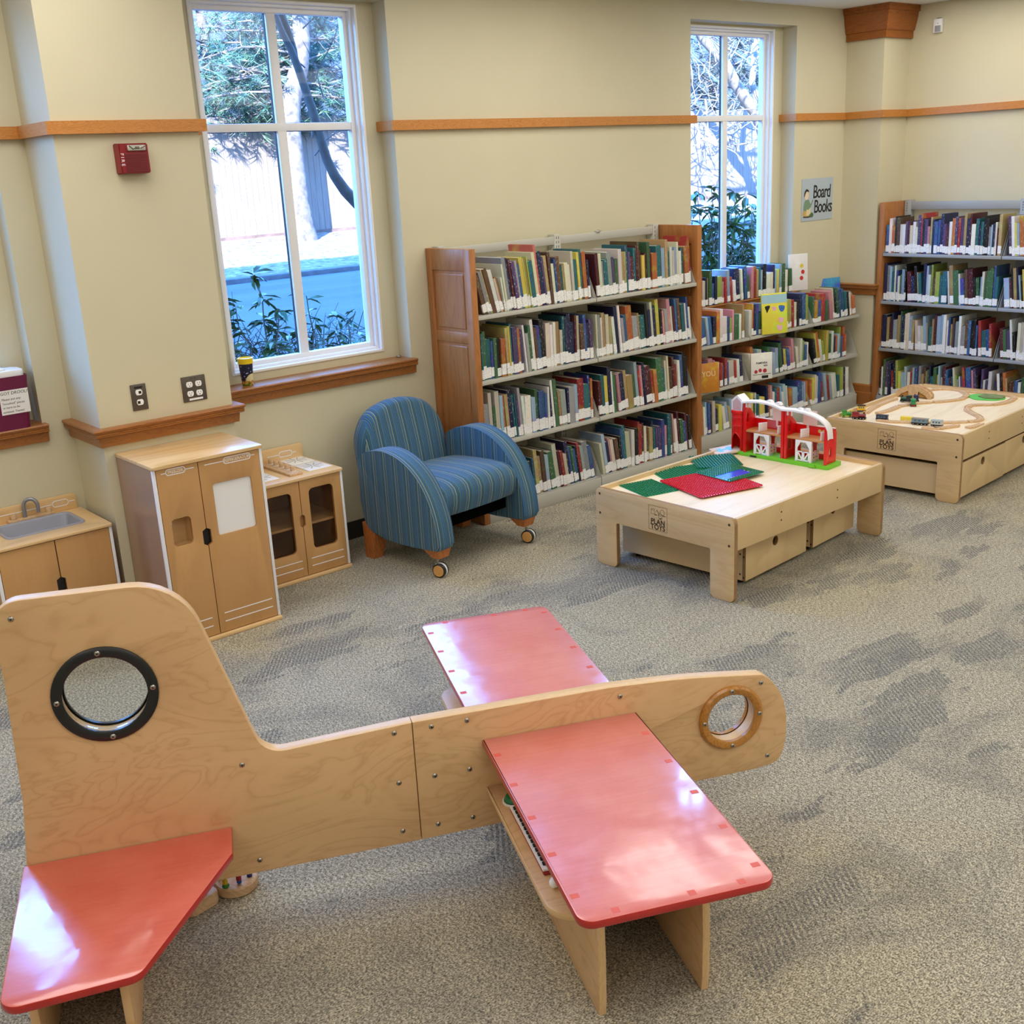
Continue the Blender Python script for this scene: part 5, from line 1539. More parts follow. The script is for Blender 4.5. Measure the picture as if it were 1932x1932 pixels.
# corner posts / end walls (run front to back)
wallp([(0, .022), (.105, .022), (.105, .200), (.050, .262), (.036, .300), (0, .302)], [rrect(.020, .040, .185, .235, .004)], -.250, .004, rot=SIDE)
wallp([(0, .022), (.105, .022), (.105, .200), (.062, .240), (.036, .280), (0, .285)], [rrect(.026, .050, .165, .222, .004), [(.028, .07), (.056, .07), (.056, .105), (.042, .125), (.028, .105)]], .006, .004, rot=SIDE)
wallp([(0, .022), (.105, .022), (.105, .200), (.062, .240), (.036, .280), (0, .285)], [], -.012, .004, rot=SIDE)
wallp([(0, .022), (.105, .022), (.105, .180), (.06, .205), (.036, .222), (0, .232)], [rrect(.035, .060, .155, .192, .003), [(.035, .058), (.060, .058), (.060, .092), (.0475, .112), (.035, .092)]], .245, .002, rot=SIDE)
for xx in (-.250, -.014, .006, .243):
    m = MB(); m.box(xx - .002, xx + .014, -.001, .010, .022, (.228) if xx > .2 else (.300 if xx < -.2 else .283), .002); m.build('corner_post', M['barn_red'], BN)
# frames round the end window openings
m = MB()
for (ya, yb3, za, zb) in ((.030, .068, .148, .152), (.030, .068, .194, .198), (.030, .0335, .148, .198), (.0635, .068, .148, .198)): m.box(.2508, .2535, ya + .002, yb3 + .002, za, zb)
m.build('window_frame', M['barn_red'], BN, smooth=False)
m = MB(); m.box(.2465, .2495, .040, .062, .162, .192); m.build('window_blind', M['barn_white'], BN, smooth=False)
# back walls: low red panels with open upper part, arch openings below
for (x0, x1) in ((-.245, -.012), (.012, .245)):
    w_ = x1 - x0
    wallp([(0, .022), (w_, .022), (w_, .196), (0, .196)], [fillet_path([(.085 - .055, .05, .004), (.085 + .02, .05, .004), (.105, .10, .02), (.09, .118, .01), (.04, .118, .01), (.03, .10, .02)]), fillet_path([(.125, .05, .004), (.205, .05, .004), (.205, .10, .02), (.19, .118, .01), (.14, .118, .01), (.125, .10, .02)])], x0, .109, name='back_wall', rot=RX(90) )
    m = MB(); m.box(x0, x1, .100, .112, .194, .200, .001); m.build('back_ledge', M['barn_pink'], BN)
    # loft
    m = MB(); m.box(x0 - .002, x1 - .002, .004, .102, .136, .146, .002); m.build('loft_floor', M['barn_floor'], BN)
    for k, xf in enumerate((x0 + .085, x1 - .030)):
        q = MB(); a_ = Matrix.Rotation(R(62), 4, 'Z'); Mx = T(xf, .010, .147) @ a_
        q.box(0, .050, -.003, .003, 0, .046, .001, M=Mx); q.mi = 1
        for j in range(4): q.box(.006, .044, -.0036, .0036, .008 + j * .009, .0105 + j * .009, M=Mx)
        q.build('loft_gate', [M['barn_white'], M['barn_pink']], BN)
    # stall: white arched gateway, two cross-braced gates, side rail
    gx = x0 + .060
    ol = [(0, .022), (.012, .022), (.012, .095), (.030, .125), (.062, .125), (.082, .095), (.082, .022), (.096, .022), (.096, .136), (0, .136)]
    plate_obj('stall_frame', ol, [], .008, .001, M['barn_white'], BN, T(gx, .010, 0) @ RX(90))
    for g in (0, 1):
        q = MB(); xa = gx + .011 + g * .037; xb = xa + .0355
        z0, z1 = .026, .078
        for (a0, a1, b0, b1) in ((xa, xb, z0, z0 + .006), (xa, xb, z1 - .006, z1), (xa, xa + .006, z0, z1), (xb - .006, xb, z0, z1)): q.box(a0, a1, .001, .006, b0, b1)
        d0, d1 = ((xa, z1), (xb, z0)) if g == 0 else ((xa, z0), (xb, z1))
        v, f = stroke([d0, d1], .007, .004); q.add_verts_faces(v, f, T(0, .006, 0) @ RX(90))
        q.build('stall_gate', M['barn_white'], BN, smooth=False)
    q = MB()
    for zz in (.032, .050, .068): q.box(gx + .092, gx + .097, .012, .075, zz, zz + .010)
    for yy in (.012, .040, .070): q.box(gx + .0915, gx + .0975, yy, yy + .006, .024, .082)
    q.build('stall_rail', M['barn_pink'], BN, smooth=False)
    # translucent pink hayloft panels hanging from the roof
    hx = x0 + (.115 if x0 < 0 else .045)
    q = MB(); q.box(hx, hx + .062 + (0 if x0 < 0 else .02), .098, .101, .198, .275); q.box(hx + .024, hx + .036, .094, .101, .165, .20); q.build('hay_door', M['barn_pink'], BN, smooth=False)
m = MB()
for i, xx in enumerate((.155, .178, .205)): m.cyl(.010, 0, .0015, 14, T(xx, .1018, .171) @ RX(90))
m.build('sunflower_sticker', plain('sticker yellow', srgb(206, 178, 96), 0.5), BN, smooth=False)
m = MB(); m.box(-.165, -.105, .1015, .1025, .152, .192); m.build('pig_sticker', plain('sticker pink', srgb(208, 96, 110), 0.5), BN, smooth=False)
# roof: white shells, the right one folds down at the end
def roof(path, name='roof'):
    q = MB(); vs, fs = [], []
    for (x, z) in path:
        for (y, dz) in ((-.010, -.007), (-.010, .002), (-.004, .006), (.012, .007), (.030, .005), (.042, -.002), (.044, -.008), (.038, -.006), (.010, -.002)):
            vs.append((x, y, z + dz))
    k_ = 9
    for i in range(len(path) - 1):
        for j in range(k_): fs.append((i * k_ + j, i * k_ + (j + 1) % k_, (i + 1) * k_ + (j + 1) % k_, (i + 1) * k_ + j))
    fs.append(tuple(range(k_))); fs.append(tuple((len(path) - 1) * k_ + j for j in range(k_))[::-1])
    q.add_verts_faces(vs, fs); bmesh.ops.recalc_face_normals(q.bm, faces=q.bm.faces[:])
    return q.build(name, M['barn_white'], BN, angle=50)
ra = roof([(-.262, .298), (-.22, .307), (-.16, .312), (-.10, .310), (-.05, .302), (-.001, .287)])
rb_ = roof([(.001, .288), (.06, .292), (.12, .288), (.17, .279), (.215, .263), (.245, .243), (.262, .215), (.268, .165)])
for (par, xx, z, h) in ((ra, -.10, .315, .012), (ra, -.165, .314, .006), (ra, -.045, .308, .014), (rb_, .085, .295, .010), (rb_, .125, .292, .015)):
    q = MB(); q.prism([(-.022, 0), (.022, 0), (.012, h), (-.006, h)], 0, .026, T(xx, .030, z - .002) @ RX(90)); q.build('roof_vent', M['barn_white'], par)
for (xx, z) in ((-.235, .295), (-.21, .296), (.02, .282), (.045, .282)):
    q = MB(); q.box(xx, xx + .008, -.004, .004, z - .022, z + .002); q.build('roof_peg', M['barn_pink'], ra if xx < 0 else rb_)
# silo
SX, SY = -.302, .046
m = MB()
m.lathe([(.043, .022), (.046, .022), (.046, .120), (.0468, .122), (.046, .124), (.046, .160), (.0468, .162), (.046, .164), (.046, .205), (.0468, .207), (.046, .209), (.046, .226), (.050, .229), (.050, .243), (.046, .246), (.040, .246), (.040, .12), (.043, .022)], 36, T(SX, SY, 0), R(-52), R(232))
m.lathe([(.043, .122), (.046, .122), (.046, .160), (.0468, .162), (.046, .164), (.046, .205), (.0468, .207), (.046, .209), (.046, .226), (.050, .229), (.050, .243), (.046, .246), (.040, .246), (.040, .122), (.043, .122)], 10, T(SX, SY, 0), R(-128), R(-52))
for q_ in range(10):   # spandrels over the arched opening
    a0_, a1_ = R(-128 + 7.6 * q_), R(-128 + 7.6 * (q_ + 1))
    h0_, h1_ = .085 + .037 * math.sin(PI * q_ / 10), .085 + .037 * math.sin(PI * (q_ + 1) / 10)
    m.add_verts_faces([(SX + r_ * math.cos(a_), SY + r_ * math.sin(a_), z_) for r_ in (.046, .043) for a_, z_ in ((a0_, h0_), (a1_, h1_), (a1_, .1225), (a0_, .1225))], [(0, 1, 2, 3), (7, 6, 5, 4), (0, 4, 5, 1)])
m.build('silo', M['barn_red'], BN)
m = MB(); pts = [(SX + .0465 * math.cos(a), SY + .0465 * math.sin(a), .085 + .037 * math.sin(b)) for a, b in [(R(-128 + 76 * i / 12), PI * i / 12) for i in range(13)]]
m.tube([(pts[0][0], pts[0][1], .03)] + pts + [(pts[-1][0], pts[-1][1], .03)], .003, 6); m.build('silo_arch', M['barn_red'], BN)
m = MB(); m.prism([(-.034, .244), (.034, .244), (.036, .300), (0, .330), (-.036, .300)], -.034, .034, T(SX, SY, 0) @ XZ); bmesh.ops.recalc_face_normals(m.bm, faces=m.bm.faces[:])
top = m.build('silo_roof', M['barn_white'], BN, smooth=False)
m = MB(); m.prism([(-.025, .248), (.025, .248), (.027, .293), (0, .316), (-.027, .293)], -.0355, -.0345, T(SX, SY, 0) @ XZ); bmesh.ops.recalc_face_normals(m.bm, faces=m.bm.faces[:])
m.build('silo_window', plain('pale mauve panel', srgb(206, 172, 174), 0.4), top, smooth=False)
m = MB(); m.box(SX + .03, -.24, SY - .02, SY + .02, .262, .300, .004); m.build('roof_link', M['barn_white'], BN)

# ---- wooden railway
def track_piece(pts, label, n=6, closed=False):
    P = spline(pts, n, closed=False) if len(pts) > 2 else pts
    c0 = on2(P[0][0], P[0][1])
    o = empty('track_piece', c0, R(4.0)); tag(o, label, 'toy railway track', 'wooden track pieces on the train table')
    prof = [(-.019, 0), (-.019, .0105), (-.018, .0115), (-.0135, .0115), (-.0130, .0085), (-.0085, .0085), (-.008, .0115), (.008, .0115), (.0085, .0085), (.0130, .0085), (.0135, .0115), (.018, .0115), (.019, .0105), (.019, 0)]
    m = MB(); m.sweep([(p[0] - P[0][0], p[1] - P[0][1]) for p in P], prof)
    m.build('rail_board', M['track'], o, angle=30)
    # peg at the end
    d = (Vector(P[-1]) - Vector(P[-2])).normalized(); e = Vector(P[-1]) - Vector(P[0])
    m = MB(); m.box(0, .014, -.003, .003, .001, .0105); m.cyl(.006, .001, .0105, 12, T(.016, 0, 0))
    m.build('peg', M['track'], o, T(e.x, e.y, 0) @ Matrix.Rotation(math.atan2(d.y, d.x), 4, 'Z'))
    return o
track_piece([(.300, .752), (.42, .780), (.55, .800), (.68, .806), (.78, .803)], 'straightish track from the far-left corner towards the wooden bridge')
track_piece([(.330, .690), (.42, .672), (.50, .672), (.576, .676)], 'track joining the fork in front of the bridge, left part')
track_piece([(.590, .674), (.66, .655), (.72, .625), (.79, .57)], 'wavy track curving from the fork towards the loop')
track_piece([(.805, .556), (.88, .50), (.96, .462), (1.02, .458)], 'front of the track loop, left part, beside the empty tray centre')
track_piece([(1.035, .459), (1.10, .476), (1.17, .515), (1.215, .56)], 'track curve at the near right of the loop')
track_piece([(1.228, .575), (1.238, .63), (1.222, .69), (1.17, .735)], 'track curve at the far right of the loop')
track_piece([(1.158, .742), (1.10, .760), (1.05, .768)], 'short track leaving the loop at the bridge foot')
track_piece([(.165, .600), (.168, .52), (.198, .445), (.255, .345)], 'track along the near end, beyond the blue engine')
track_piece([(.262, .332), (.300, .265), (.345, .205), (.395, .160)], 'track along the near end, behind the grey train')
track_piece([(.405, .152), (.455, .118), (.520, .128), (.575, .168)], 'near bend of the S-shaped track')
track_piece([(.583, .176), (.640, .238), (.70, .290), (.755, .316)], 'middle of the S-shaped track')
track_piece([(.768, .320), (.830, .324), (.875, .288), (.91, .235)], 'far bend of the S-shaped track')
track_piece([(.918, .226), (.985, .198), (1.06, .186), (1.13, .190)], 'track running from the S-bend to the green pond board')
track_piece([(1.145, .192), (1.205, .212), (1.232, .262), (1.226, .33)], 'track curving round the green pond board')
track_piece([(1.226, .345), (1.226, .44), (1.222, .54)], 'straight track along the far rim behind the pond board')
track_piece([(.128, .300), (.138, .25), (.152, .205)], 'loose short track lying by the near rim beside the grey train')
track_piece([(.140, .232), (.20, .190), (.27, .158)], 'loose curved track at the near right corner of the train table')
track_piece([(.255, .090), (.32, .068), (.38, .060)], 'loose track end by the near long rim of the train table')
br = tag(empty('toy_bridge', on2(.905, .735), R(4.0 - 84)), 'arched wooden toy railway bridge at the back-left of the train table', 'toy bridge')
ar = [(-.105, .0), (-.105, .022), (-.085, .044), (-.055, .060), (-.02, .070), (.02, .070), (.055, .060), (.085, .044), (.105, .022), (.105, 0), (.088, 0), (.070, .020), (.030, .040), (.022, .0), (-.022, 0), (-.030, .040), (-.070, .020), (-.088, 0)]
for y in (-.026, .019):
    m = MB(); m.prism(ar, 0, .007, T(0, y + .007, 0) @ RX(90)); bmesh.ops.recalc_face_normals(m.bm, faces=m.bm.faces[:]); m.build('bridge_side', M['track'], br, smooth=False)
m = MB(); m.prism([(-.10, .016), (-.08, .036), (-.05, .050), (0, .058), (.05, .050), (.08, .036), (.10, .016), (.10, .006), (.08, .026), (.05, .040), (0, .048), (-.05, .040), (-.08, .026), (-.10, .006)], 0, .037, T(0, .0185, 0) @ RX(90)); bmesh.ops.recalc_face_normals(m.bm, faces=m.bm.faces[:]); m.build('bridge_deck', M['track'], br, smooth=False)
m = MB()
for s in (-1, 1): m.prism([(s * .030, .008), (s * .080, .004), (s * .065, .024), (s * .034, .036)], 0, .030, T(0, .015, 0) @ RX(90))
bmesh.ops.recalc_face_normals(m.bm, faces=m.bm.faces[:]); m.build('stone_pattern', plain('printed stone', srgb(176, 128, 56), 0.6, var=0.4, vscale=60), br, smooth=False)
br.scale = (1.12, 1.12, 1.15)
gb = tag(empty('pond_board', on2(1.125, .355), R(4)), 'flat green play board with a brown hill print on the train table', 'toy')
m = MB(); ol = [(.10 * math.cos(a) * (1 + .06 * math.sin(5 * a)), .112 * math.sin(a) * (1 + .05 * math.cos(4 * a))) for a in [2 * PI * i / 40 for i in range(40)]]
m.prism(ol, 0, .006, bevel=.001); m.build('board', plain('light green board', srgb(96, 190, 84), 0.4), gb)
m = MB(); ol = [(.012 + .070 * math.cos(a) * (1 + .10 * math.sin(7 * a)), -.030 + .078 * math.sin(a) * (1 + .08 * math.cos(6 * a))) for a in [2 * PI * i / 44 for i in range(44)]]
m.prism(ol, .006, .012, bevel=.002); m.build('raised_hill', plain('moss brown hill', srgb(112, 124, 76), 0.7, var=0.35, vscale=40), gb)

def wheels(root, xs, r=.0065, hw=.015, mat=None):
    for x in xs:
        for s in (-1, 1):
            m = MB(); m.lathe([(0, -.003), (r, -.003), (r, .003), (0, .003)], 16, T(x, s * hw, r) @ RX(90)); wl = m.build('wheel', mat or M['black'], root)
            m = MB(); m.cyl(.0022, .003, .0036, 8, T(x, s * hw, r) @ RX(90 if s < 0 else -90)); m.build('hub', M['white'], wl)
def engine(x, y, rot, label, body, cab, under=None, ln=.075, z=0.0, dome=True, name='toy_engine', grp='wooden trains on the train table', tall=1.0, tender=False):
    o = tag(empty(name, on2(x, y, z), R(4.0 + rot)), label, 'toy train', grp)
    bm_, cm_ = plain(label[:28] + ' body', srgb(*body), 0.3, coat=.3), plain(label[:28] + ' cab', srgb(*cab), 0.3, coat=.3)
    um = plain(label[:28] + ' frame', srgb(*(under or (30, 28, 30))), 0.4)
    h = ln / 2
    m = MB(); m.box(-h, h, -.0125, .0125, .006, .013, .0015); ch = m.build('chassis', um, o)
    wheels(o, (-h * .62, h * .62) if ln < .08 else (-h * .7, -h * .15, h * .3, h * .72))
    if dome:
        m = MB(); m.tube([(-h * .1, 0, .024), (h * .92, 0, .024)], .0115, 16); m.build('boiler', bm_, o)
        m = MB(); m.box(-h * .96, -h * .05, -.0135, .0135, .013, .040 * tall, .002); cb = m.build('cab', cm_, o)
        m = MB(); m.prism(rrect(-h, h * .0, -.0155, .0155, .004), .040 * tall, .0435 * tall, bevel=.001); m.build('cab_roof', bm_, cb)
        m = MB(); m.lathe([(0, .033), (.004, .033), (.0055, .044), (0, .044)], 12, T(h * .68, 0, 0)); m.build('funnel', um, o)
    else:
        m = MB(); m.box(-h * .96, h * .96, -.0135, .0135, .013, .036 * tall, .003); cb = m.build('body', bm_, o)
        m = MB(); m.prism(rrect(-h, h, -.0155, .0155, .004), .036 * tall, .0395 * tall, bevel=.0012); m.build('roof', cm_, cb)
        m = MB()
        for i in range(3): m.box(-h * .65 + i * h * .48, -h * .65 + i * h * .48 + h * .30, -.0138, .0138, .023 * tall, .032 * tall)
        m.build('windows', plain(label[:28] + ' window', srgb(70, 110, 130), 0.2), cb, smooth=False)
    return o
engine(.158, .800, -62, 'bright green toy engine with yellow wheels at the far end of the near rim', (40, 130, 44), (60, 150, 50), (190, 200, 60), .062)
engine(.152, .715, -75, 'maroon toy engine by the near rim, between the green and dark blue ones', (120, 18, 34), (140, 30, 44), None, .085)
engine(.330, .798, -60, 'yellow toy cab with a black back standing near the far-left corner', (240, 186, 20), (24, 22, 26), None, .050, dome=False, tall=1.15)
engine(.188, .583, -80, 'small dark blue toy tram by the near rim', (34, 52, 84), (28, 42, 70), None, .072, dome=False, tall=.9)
engine(.745, .712, 118, 'dark green and black toy engine at the foot of the bridge', (12, 70, 54), (16, 24, 26), None, .075, z=.0)
engine(.792, .672, 40, 'small dark blue toy engine against the bridge, behind the green wagon', (30, 40, 110), (24, 30, 84), None, .05)
engine(.660, .622, -150, 'green toy wagon with red wheels in front of the bridge', (20, 128, 70), (28, 140, 84), (150, 24, 40), .065, dome=False, tall=1.1)
engine(.205, .352, -80, 'grey and blue streamlined toy engine at the near rim of the train table', (110, 134, 150), (146, 136, 126), None, .098, dome=False, tall=1.0)
engine(.212, .252, -80, 'pale teal toy coach with three windows behind the grey engine', (196, 206, 204), (168, 184, 184), None, .068, dome=False, tall=1.0)
b1 = MB(); b1.box(-.036, .036, -.014, .014, 0, .026, .002)
tag(b1.build('toy_block', plain('yellow block', srgb(232, 210, 84), 0.4), None, T(*on2(.262, .462)) @ RZ(4 - 78)), 'yellow wooden block on the train table behind the grey engine', 'toy block')
b1 = MB(); b1.lathe([(0, 0), (.013, 0), (.013, .018), (.010, .022), (0, .022)], 18)
tag(b1.build('toy_block', plain('red block', srgb(196, 44, 52), 0.4), None, T(*on2(.262, .400))), 'small red wooden piece between the yellow block and the grey engine', 'toy block')
# ------------------------------------------------------------------ things on the walls and sills
# fire alarm on the pier
fa = tag(empty('fire_alarm', (1.985, 4.80, 2.062)), 'red fire alarm with a clear strobe high on the wall pier', 'fire alarm')
m = MB()
v = [(-.063, -.055, -.060), (.063, -.055, -.060), (.063, -.055, .060), (-.063, -.055, .060), (-.066, 0, -.062), (.066, 0, -.062), (.066, 0, .062), (-.066, 0, .062)]
t_ = bmesh.new(); nv = [t_.verts.new(q) for q in v]
for f in ((0, 1, 2, 3), (5, 4, 7, 6), (4, 0, 3, 7), (1, 5, 6, 2), (3, 2, 6, 7), (4, 5, 1, 0)): t_.faces.new([nv[i] for i in f])
bmesh.ops.bevel(t_, geom=t_.edges[:], offset=.004, segments=2, affect='EDGES'); m.merge(t_)
m.build('housing', plain('alarm red', srgb(128, 14, 27), 0.35), fa)
m = MB()
for i in range(10): m.box(-.042, .052, -.0570, -.054, -.052 + i * .0072, -.0485 + i * .0072)
m.build('sounder_grille', plain('alarm dark red', srgb(100, 10, 22), 0.4), fa, smooth=False)
m = MB(); m.box(-.034, .054, -.058, -.054, .026, .057, .002); m.build('strobe_frame', plain('alarm frame red', srgb(120, 16, 26), 0.4), fa)
m = MB(); m.box(-.029, .050, -.066, -.056, .030, .053, .005); m.build('strobe_lens', plain('strobe lens', srgb(196, 196, 186), 0.1, 0.4), fa)
m = MB(); m.box(.002, .022, -.0672, -.065, .036, .046, .001); m.tube([(-.024, -.0665, .050), (-.006, -.0668, .036), (.0, -.067, .040)], .0025, 6); m.tube([(.026, -.067, .040), (.046, -.0665, .048)], .003, 6); m.build('strobe_tube', plain('strobe tube', srgb(110, 104, 92), 0.2, 0.6), fa)
m = MB(); m.mesh(text_mesh('FIRE', .020, .0005, spacing=1.5), T(-.0535, -.0552, -.004) @ RX(90) @ RZ(-90)); m.build('lettering', M['white'], fa, smooth=False)

# switch-plate style outlets on the pier
M['plate_brown'] = plain('brown steel cover plate', srgb(92, 84, 76), 0.35, 0.4)
def receptacle(root, x, z, mat, covered=False):
    m = MB(); ol = [(.0155 * math.cos(a) * 1.0, max(-.0125, min(.0125, .0165 * math.sin(a)))) for a in [2 * PI * i / 28 for i in range(28)]]
    m.prism(ol, 0, .0035, T(x, -.005, z) @ RX(90), bevel=.0008); bmesh.ops.recalc_face_normals(m.bm, faces=m.bm.faces[:])
    r = m.build('receptacle', mat, root)
    m = MB()
    if not covered:
        for s in (-1, 1): m.box(x + s * .0058 - .001, x + s * .0058 + .001, -.0088, -.008, z, z + .008)
        m.cyl(.0024, .0, .0004, 10, T(x, -.0085, z - .006) @ RX(90))
    else:
        m.box(x + (-.012 if z < 0 else -.002), x + (.0 if z < 0 else .010), -.0088, -.008, z - .006, z + .006)
    m.build('slots', M['black'], r, smooth=False)
o1 = tag(empty('wall_outlet', (1.871, 4.80, 1.058)), 'narrow brown outlet plate with two sockets, on the pier above the refrigerator', 'outlet')
m = MB(); m.box(-.0355, .0355, -.005, 0, -.058, .058, .002); m.build('cover_plate', M['plate_brown'], o1)
receptacle(o1, 0, .022, M['white'], True); receptacle(o1, 0, -.022, M['white'], True)
m = MB(); m.box(-.018, .018, -.0058, -.0045, .040, .048); m.build('label_strip', M['black'], o1, smooth=False)
o2 = tag(empty('wall_outlet', (2.131, 4.80, 1.055)), 'wide brown outlet plate with four sockets, on the pier beside the window', 'outlet')
m = MB(); m.box(-.058, .058, -.005, 0, -.058, .058, .002); m.build('cover_plate', M['plate_brown'], o2)
for xx in (-.022, .022):
    for zz in (.021, -.021): receptacle(o2, xx, zz, M['white'])
m = MB(); m.box(-.030, .036, -.0058, -.0045, -.052, -.043); m.build('label_strip', M['white'], o2, smooth=False)
m = MB(); m.mesh(text_mesh('EY - 20', .009, .0004), T(0, -.0053, .048) @ RX(90)); m.build('lettering', M['black'], o2, smooth=False)

# cup on the sill
cp_ = tag(empty('cup', (2.600, 5.196, 0.95)), 'dark blue starry cup with a yellow lid, on the window sill by the pier', 'cup')
def cup_mat():
    m, nt, b = _nt('starry cup print')
    tc = N(nt, 'ShaderNodeTexCoord'); s = N(nt, 'ShaderNodeSeparateXYZ'); L(nt, tc.outputs['Object'], s.inputs[0])
    vo = N(nt, 'ShaderNodeTexVoronoi'); vo.inputs['Scale'].default_value = 85; L(nt, tc.outputs['Object'], vo.inputs['Vector'])
    star = math_(nt, 'LESS_THAN', vo.outputs['Distance'], 0.24)
    night = mixc(nt, star, srgb(24, 28, 62), srgb(222, 222, 226))
    # cream hill: a disc print low on the side facing the room, grass at the foot
    dx = math_(nt, 'SUBTRACT', s.outputs[0], 0.014); dz = math_(nt, 'SUBTRACT', s.outputs[2], 0.028)
    dd = math_(nt, 'ADD', math_(nt, 'POWER', dx, 2.0), math_(nt, 'POWER', dz, 2.0))
    hill = math_(nt, 'LESS_THAN', dd, 0.0011)
    c1 = mixc(nt, hill, night, srgb(232, 222, 170))
    n = noise(nt, coords(nt), 60, 2, 0.5)
    foot = ramp(nt, n, [(0.42, srgb(92, 120, 40)), (0.5, srgb(206, 150, 60)), (0.6, srgb(226, 206, 130))], 'CONSTANT')
    c2 = mixc(nt, math_(nt, 'LESS_THAN', s.outputs[2], 0.026), c1, foot)
    L(nt, c2, b.inputs['Base Color']); b.inputs['Roughness'].default_value = 0.3
    return m
m = MB(); m.lathe([(0, 0), (.026, 0), (.028, .003), (.036, .112), (.036, .118), (0, .118)], 28); m.build('body', cup_mat(), cp_)
m = MB(); m.lathe([(.037, .112), (.0385, .113), (.039, .130), (.0415, .136), (.0415, .140), (.036, .142), (.030, .136), (0, .135), (0, .112)], 28); m.build('lid', plain('yellow lid', srgb(248, 210, 24), 0.3), cp_)
m = MB(); m.lathe([(0, 0), (.014, 0), (.016, .006), (.010, .013), (0, .014)], 12)
tag(m.build('plastic_hook', M['clear_plastic'], None, T(3.566, 5.235, .95)), 'small clear plastic bit at the right end of the sill over the armchair', 'plastic bit')

# bin with the note, on the sill of the far-left window
bn = tag(empty('toy_bin', (1.385, 5.185, 0.95)), 'maroon plastic bin with a white lid and a handwritten note, on the far-left sill', 'bin')
M['maroon'] = plain('maroon plastic', srgb(104, 20, 62), 0.35)
m = MB()
lo = rrect(-.105, .105, -.060, .060, .02, 5); hi = rrect(-.125, .125, -.076, .076, .024, 5); n_ = len(lo)
vs = [(p[0], p[1], 0) for p in lo] + [(p[0], p[1], .235) for p in hi] + [(p[0] * .96, p[1] * .94, .235) for p in hi] + [(p[0] * .95, p[1] * .93, .19) for p in hi]
fs = [tuple(range(n_))[::-1]]
for a in range(3):
    for i in range(n_): fs.append((a * n_ + i, a * n_ + (i + 1) % n_, (a + 1) * n_ + (i + 1) % n_, (a + 1) * n_ + i))
fs.append(tuple(3 * n_ + i for i in range(n_)))
m.add_verts_faces(vs, fs); m.build('body', M['maroon'], bn, T(0, -0.010, 0), angle=50)
m = MB(); m.prism(rrect(-.114, .114, -.064, .064, .022, 5), .228, .258, T(0, -.010, 0), bevel=.006); m.prism(rrect(-.060, .050, -.034, .034, .030, 6), .258, .266, T(0, -.01, 0), bevel=.003)
m.build('lid', M['white'], bn)
NM = T(.050, -.0812, .125) @ RX(94.5)
m = MB(); m.box(-.061, .061, -.054, .054, 0, .0008); nt_ = m.build('note', plain('note paper', srgb(236, 234, 232), 0.6), bn, NM, smooth=False); nt_['label'] = 'white handwritten note'
m = MB()
for tx, sz, xx, yy in (('GOT DROOL?', .0185, -.057, .040), ('Please put any', .0140, -.055, .014), ('"mouthed" pieces', .0135, -.055, -.005), ('in here to be', .0135, -.053, -.023), ('sanitized. Thanks!', .0128, -.056, -.042)):
    m.mesh(text_mesh(tx, sz, .0003, 'LEFT', shear=.12), T(xx, yy, .0009))
q = m.build('handwriting', M['black'], nt_, smooth=False)

# the board-book sign beside the narrow window
sg = tag(empty('wall_sign', (7.430, YW, 1.603)), 'pale blue paper sign reading Board Books on the wall by the narrow window', 'sign')
m = MB(); m.box(-.197, .197, -.004, -.001, -.153, .153); m.build('sheet', plain('pale blue paper', srgb(176, 188, 198), 0.55), sg, smooth=False)
SF = T(0, -.0042, 0) @ RX(90)
m = MB()
for tx, xx, yy in (('Board', .055, .050), ('Books', .075, -.058)):
    me = text_mesh(tx, .108, .0004, bold=.0012, spacing=.86, shear=.06)
    m.mesh(me, SF @ T(xx, yy, 0) @ Matrix.Diagonal((.98, 1.25, 1, 1)))
m.build('lettering', M['black'], sg, smooth=False)
def flat(name, ol, col, h=.0006, dz=0):
    q = MB(); q.prism(ol, 0, .0004, SF @ T(0, 0, dz)); bmesh.ops.recalc_face_normals(q.bm, faces=q.bm.faces[:]); return q.build(name, plain('print ' + name + str(col), srgb(*col), .6), sg, smooth=False)
def ell(cx, cy, rx, ry, n=22): return [(cx + rx * math.cos(2 * PI * i / n), cy + ry * math.sin(2 * PI * i / n)) for i in range(n)]
flat('drawn_shadow', ell(-.120, -.122, .058, .008), (60, 62, 58), dz=.0002)
flat('drawn_trousers', spline([(-.175, -.115), (-.168, -.070), (-.13, -.062), (-.085, -.085), (-.06, -.115)], 4), (200, 164, 92), dz=.0004)
flat('drawn_jacket', spline([(-.172, -.075), (-.165, -.02), (-.14, .004), (-.11, .0), (-.085, -.03), (-.06, .0), (-.055, -.01), (-.09, -.06), (-.12, -.075)], 4), (118, 146, 116), dz=.0006)
flat('drawn_boots', ell(-.072, -.112, .026, .018), (82, 110, 74), dz=.0007)
flat('drawn_book', [(-.14, -.112), (-.135, -.068), (-.112, -.072), (-.088, -.058), (-.082, -.100), (-.11, -.114)], (222, 206, 160), dz=.0008)
flat('drawn_head', ell(-.138, .034, .026, .034), (232, 208, 178), dz=.0008)
flat('drawn_hair', spline([(-.166, .02), (-.168, .05), (-.145, .078), (-.115, .070), (-.114, .056), (-.135, .062), (-.152, .048)], 4), (36, 32, 30), dz=.001)

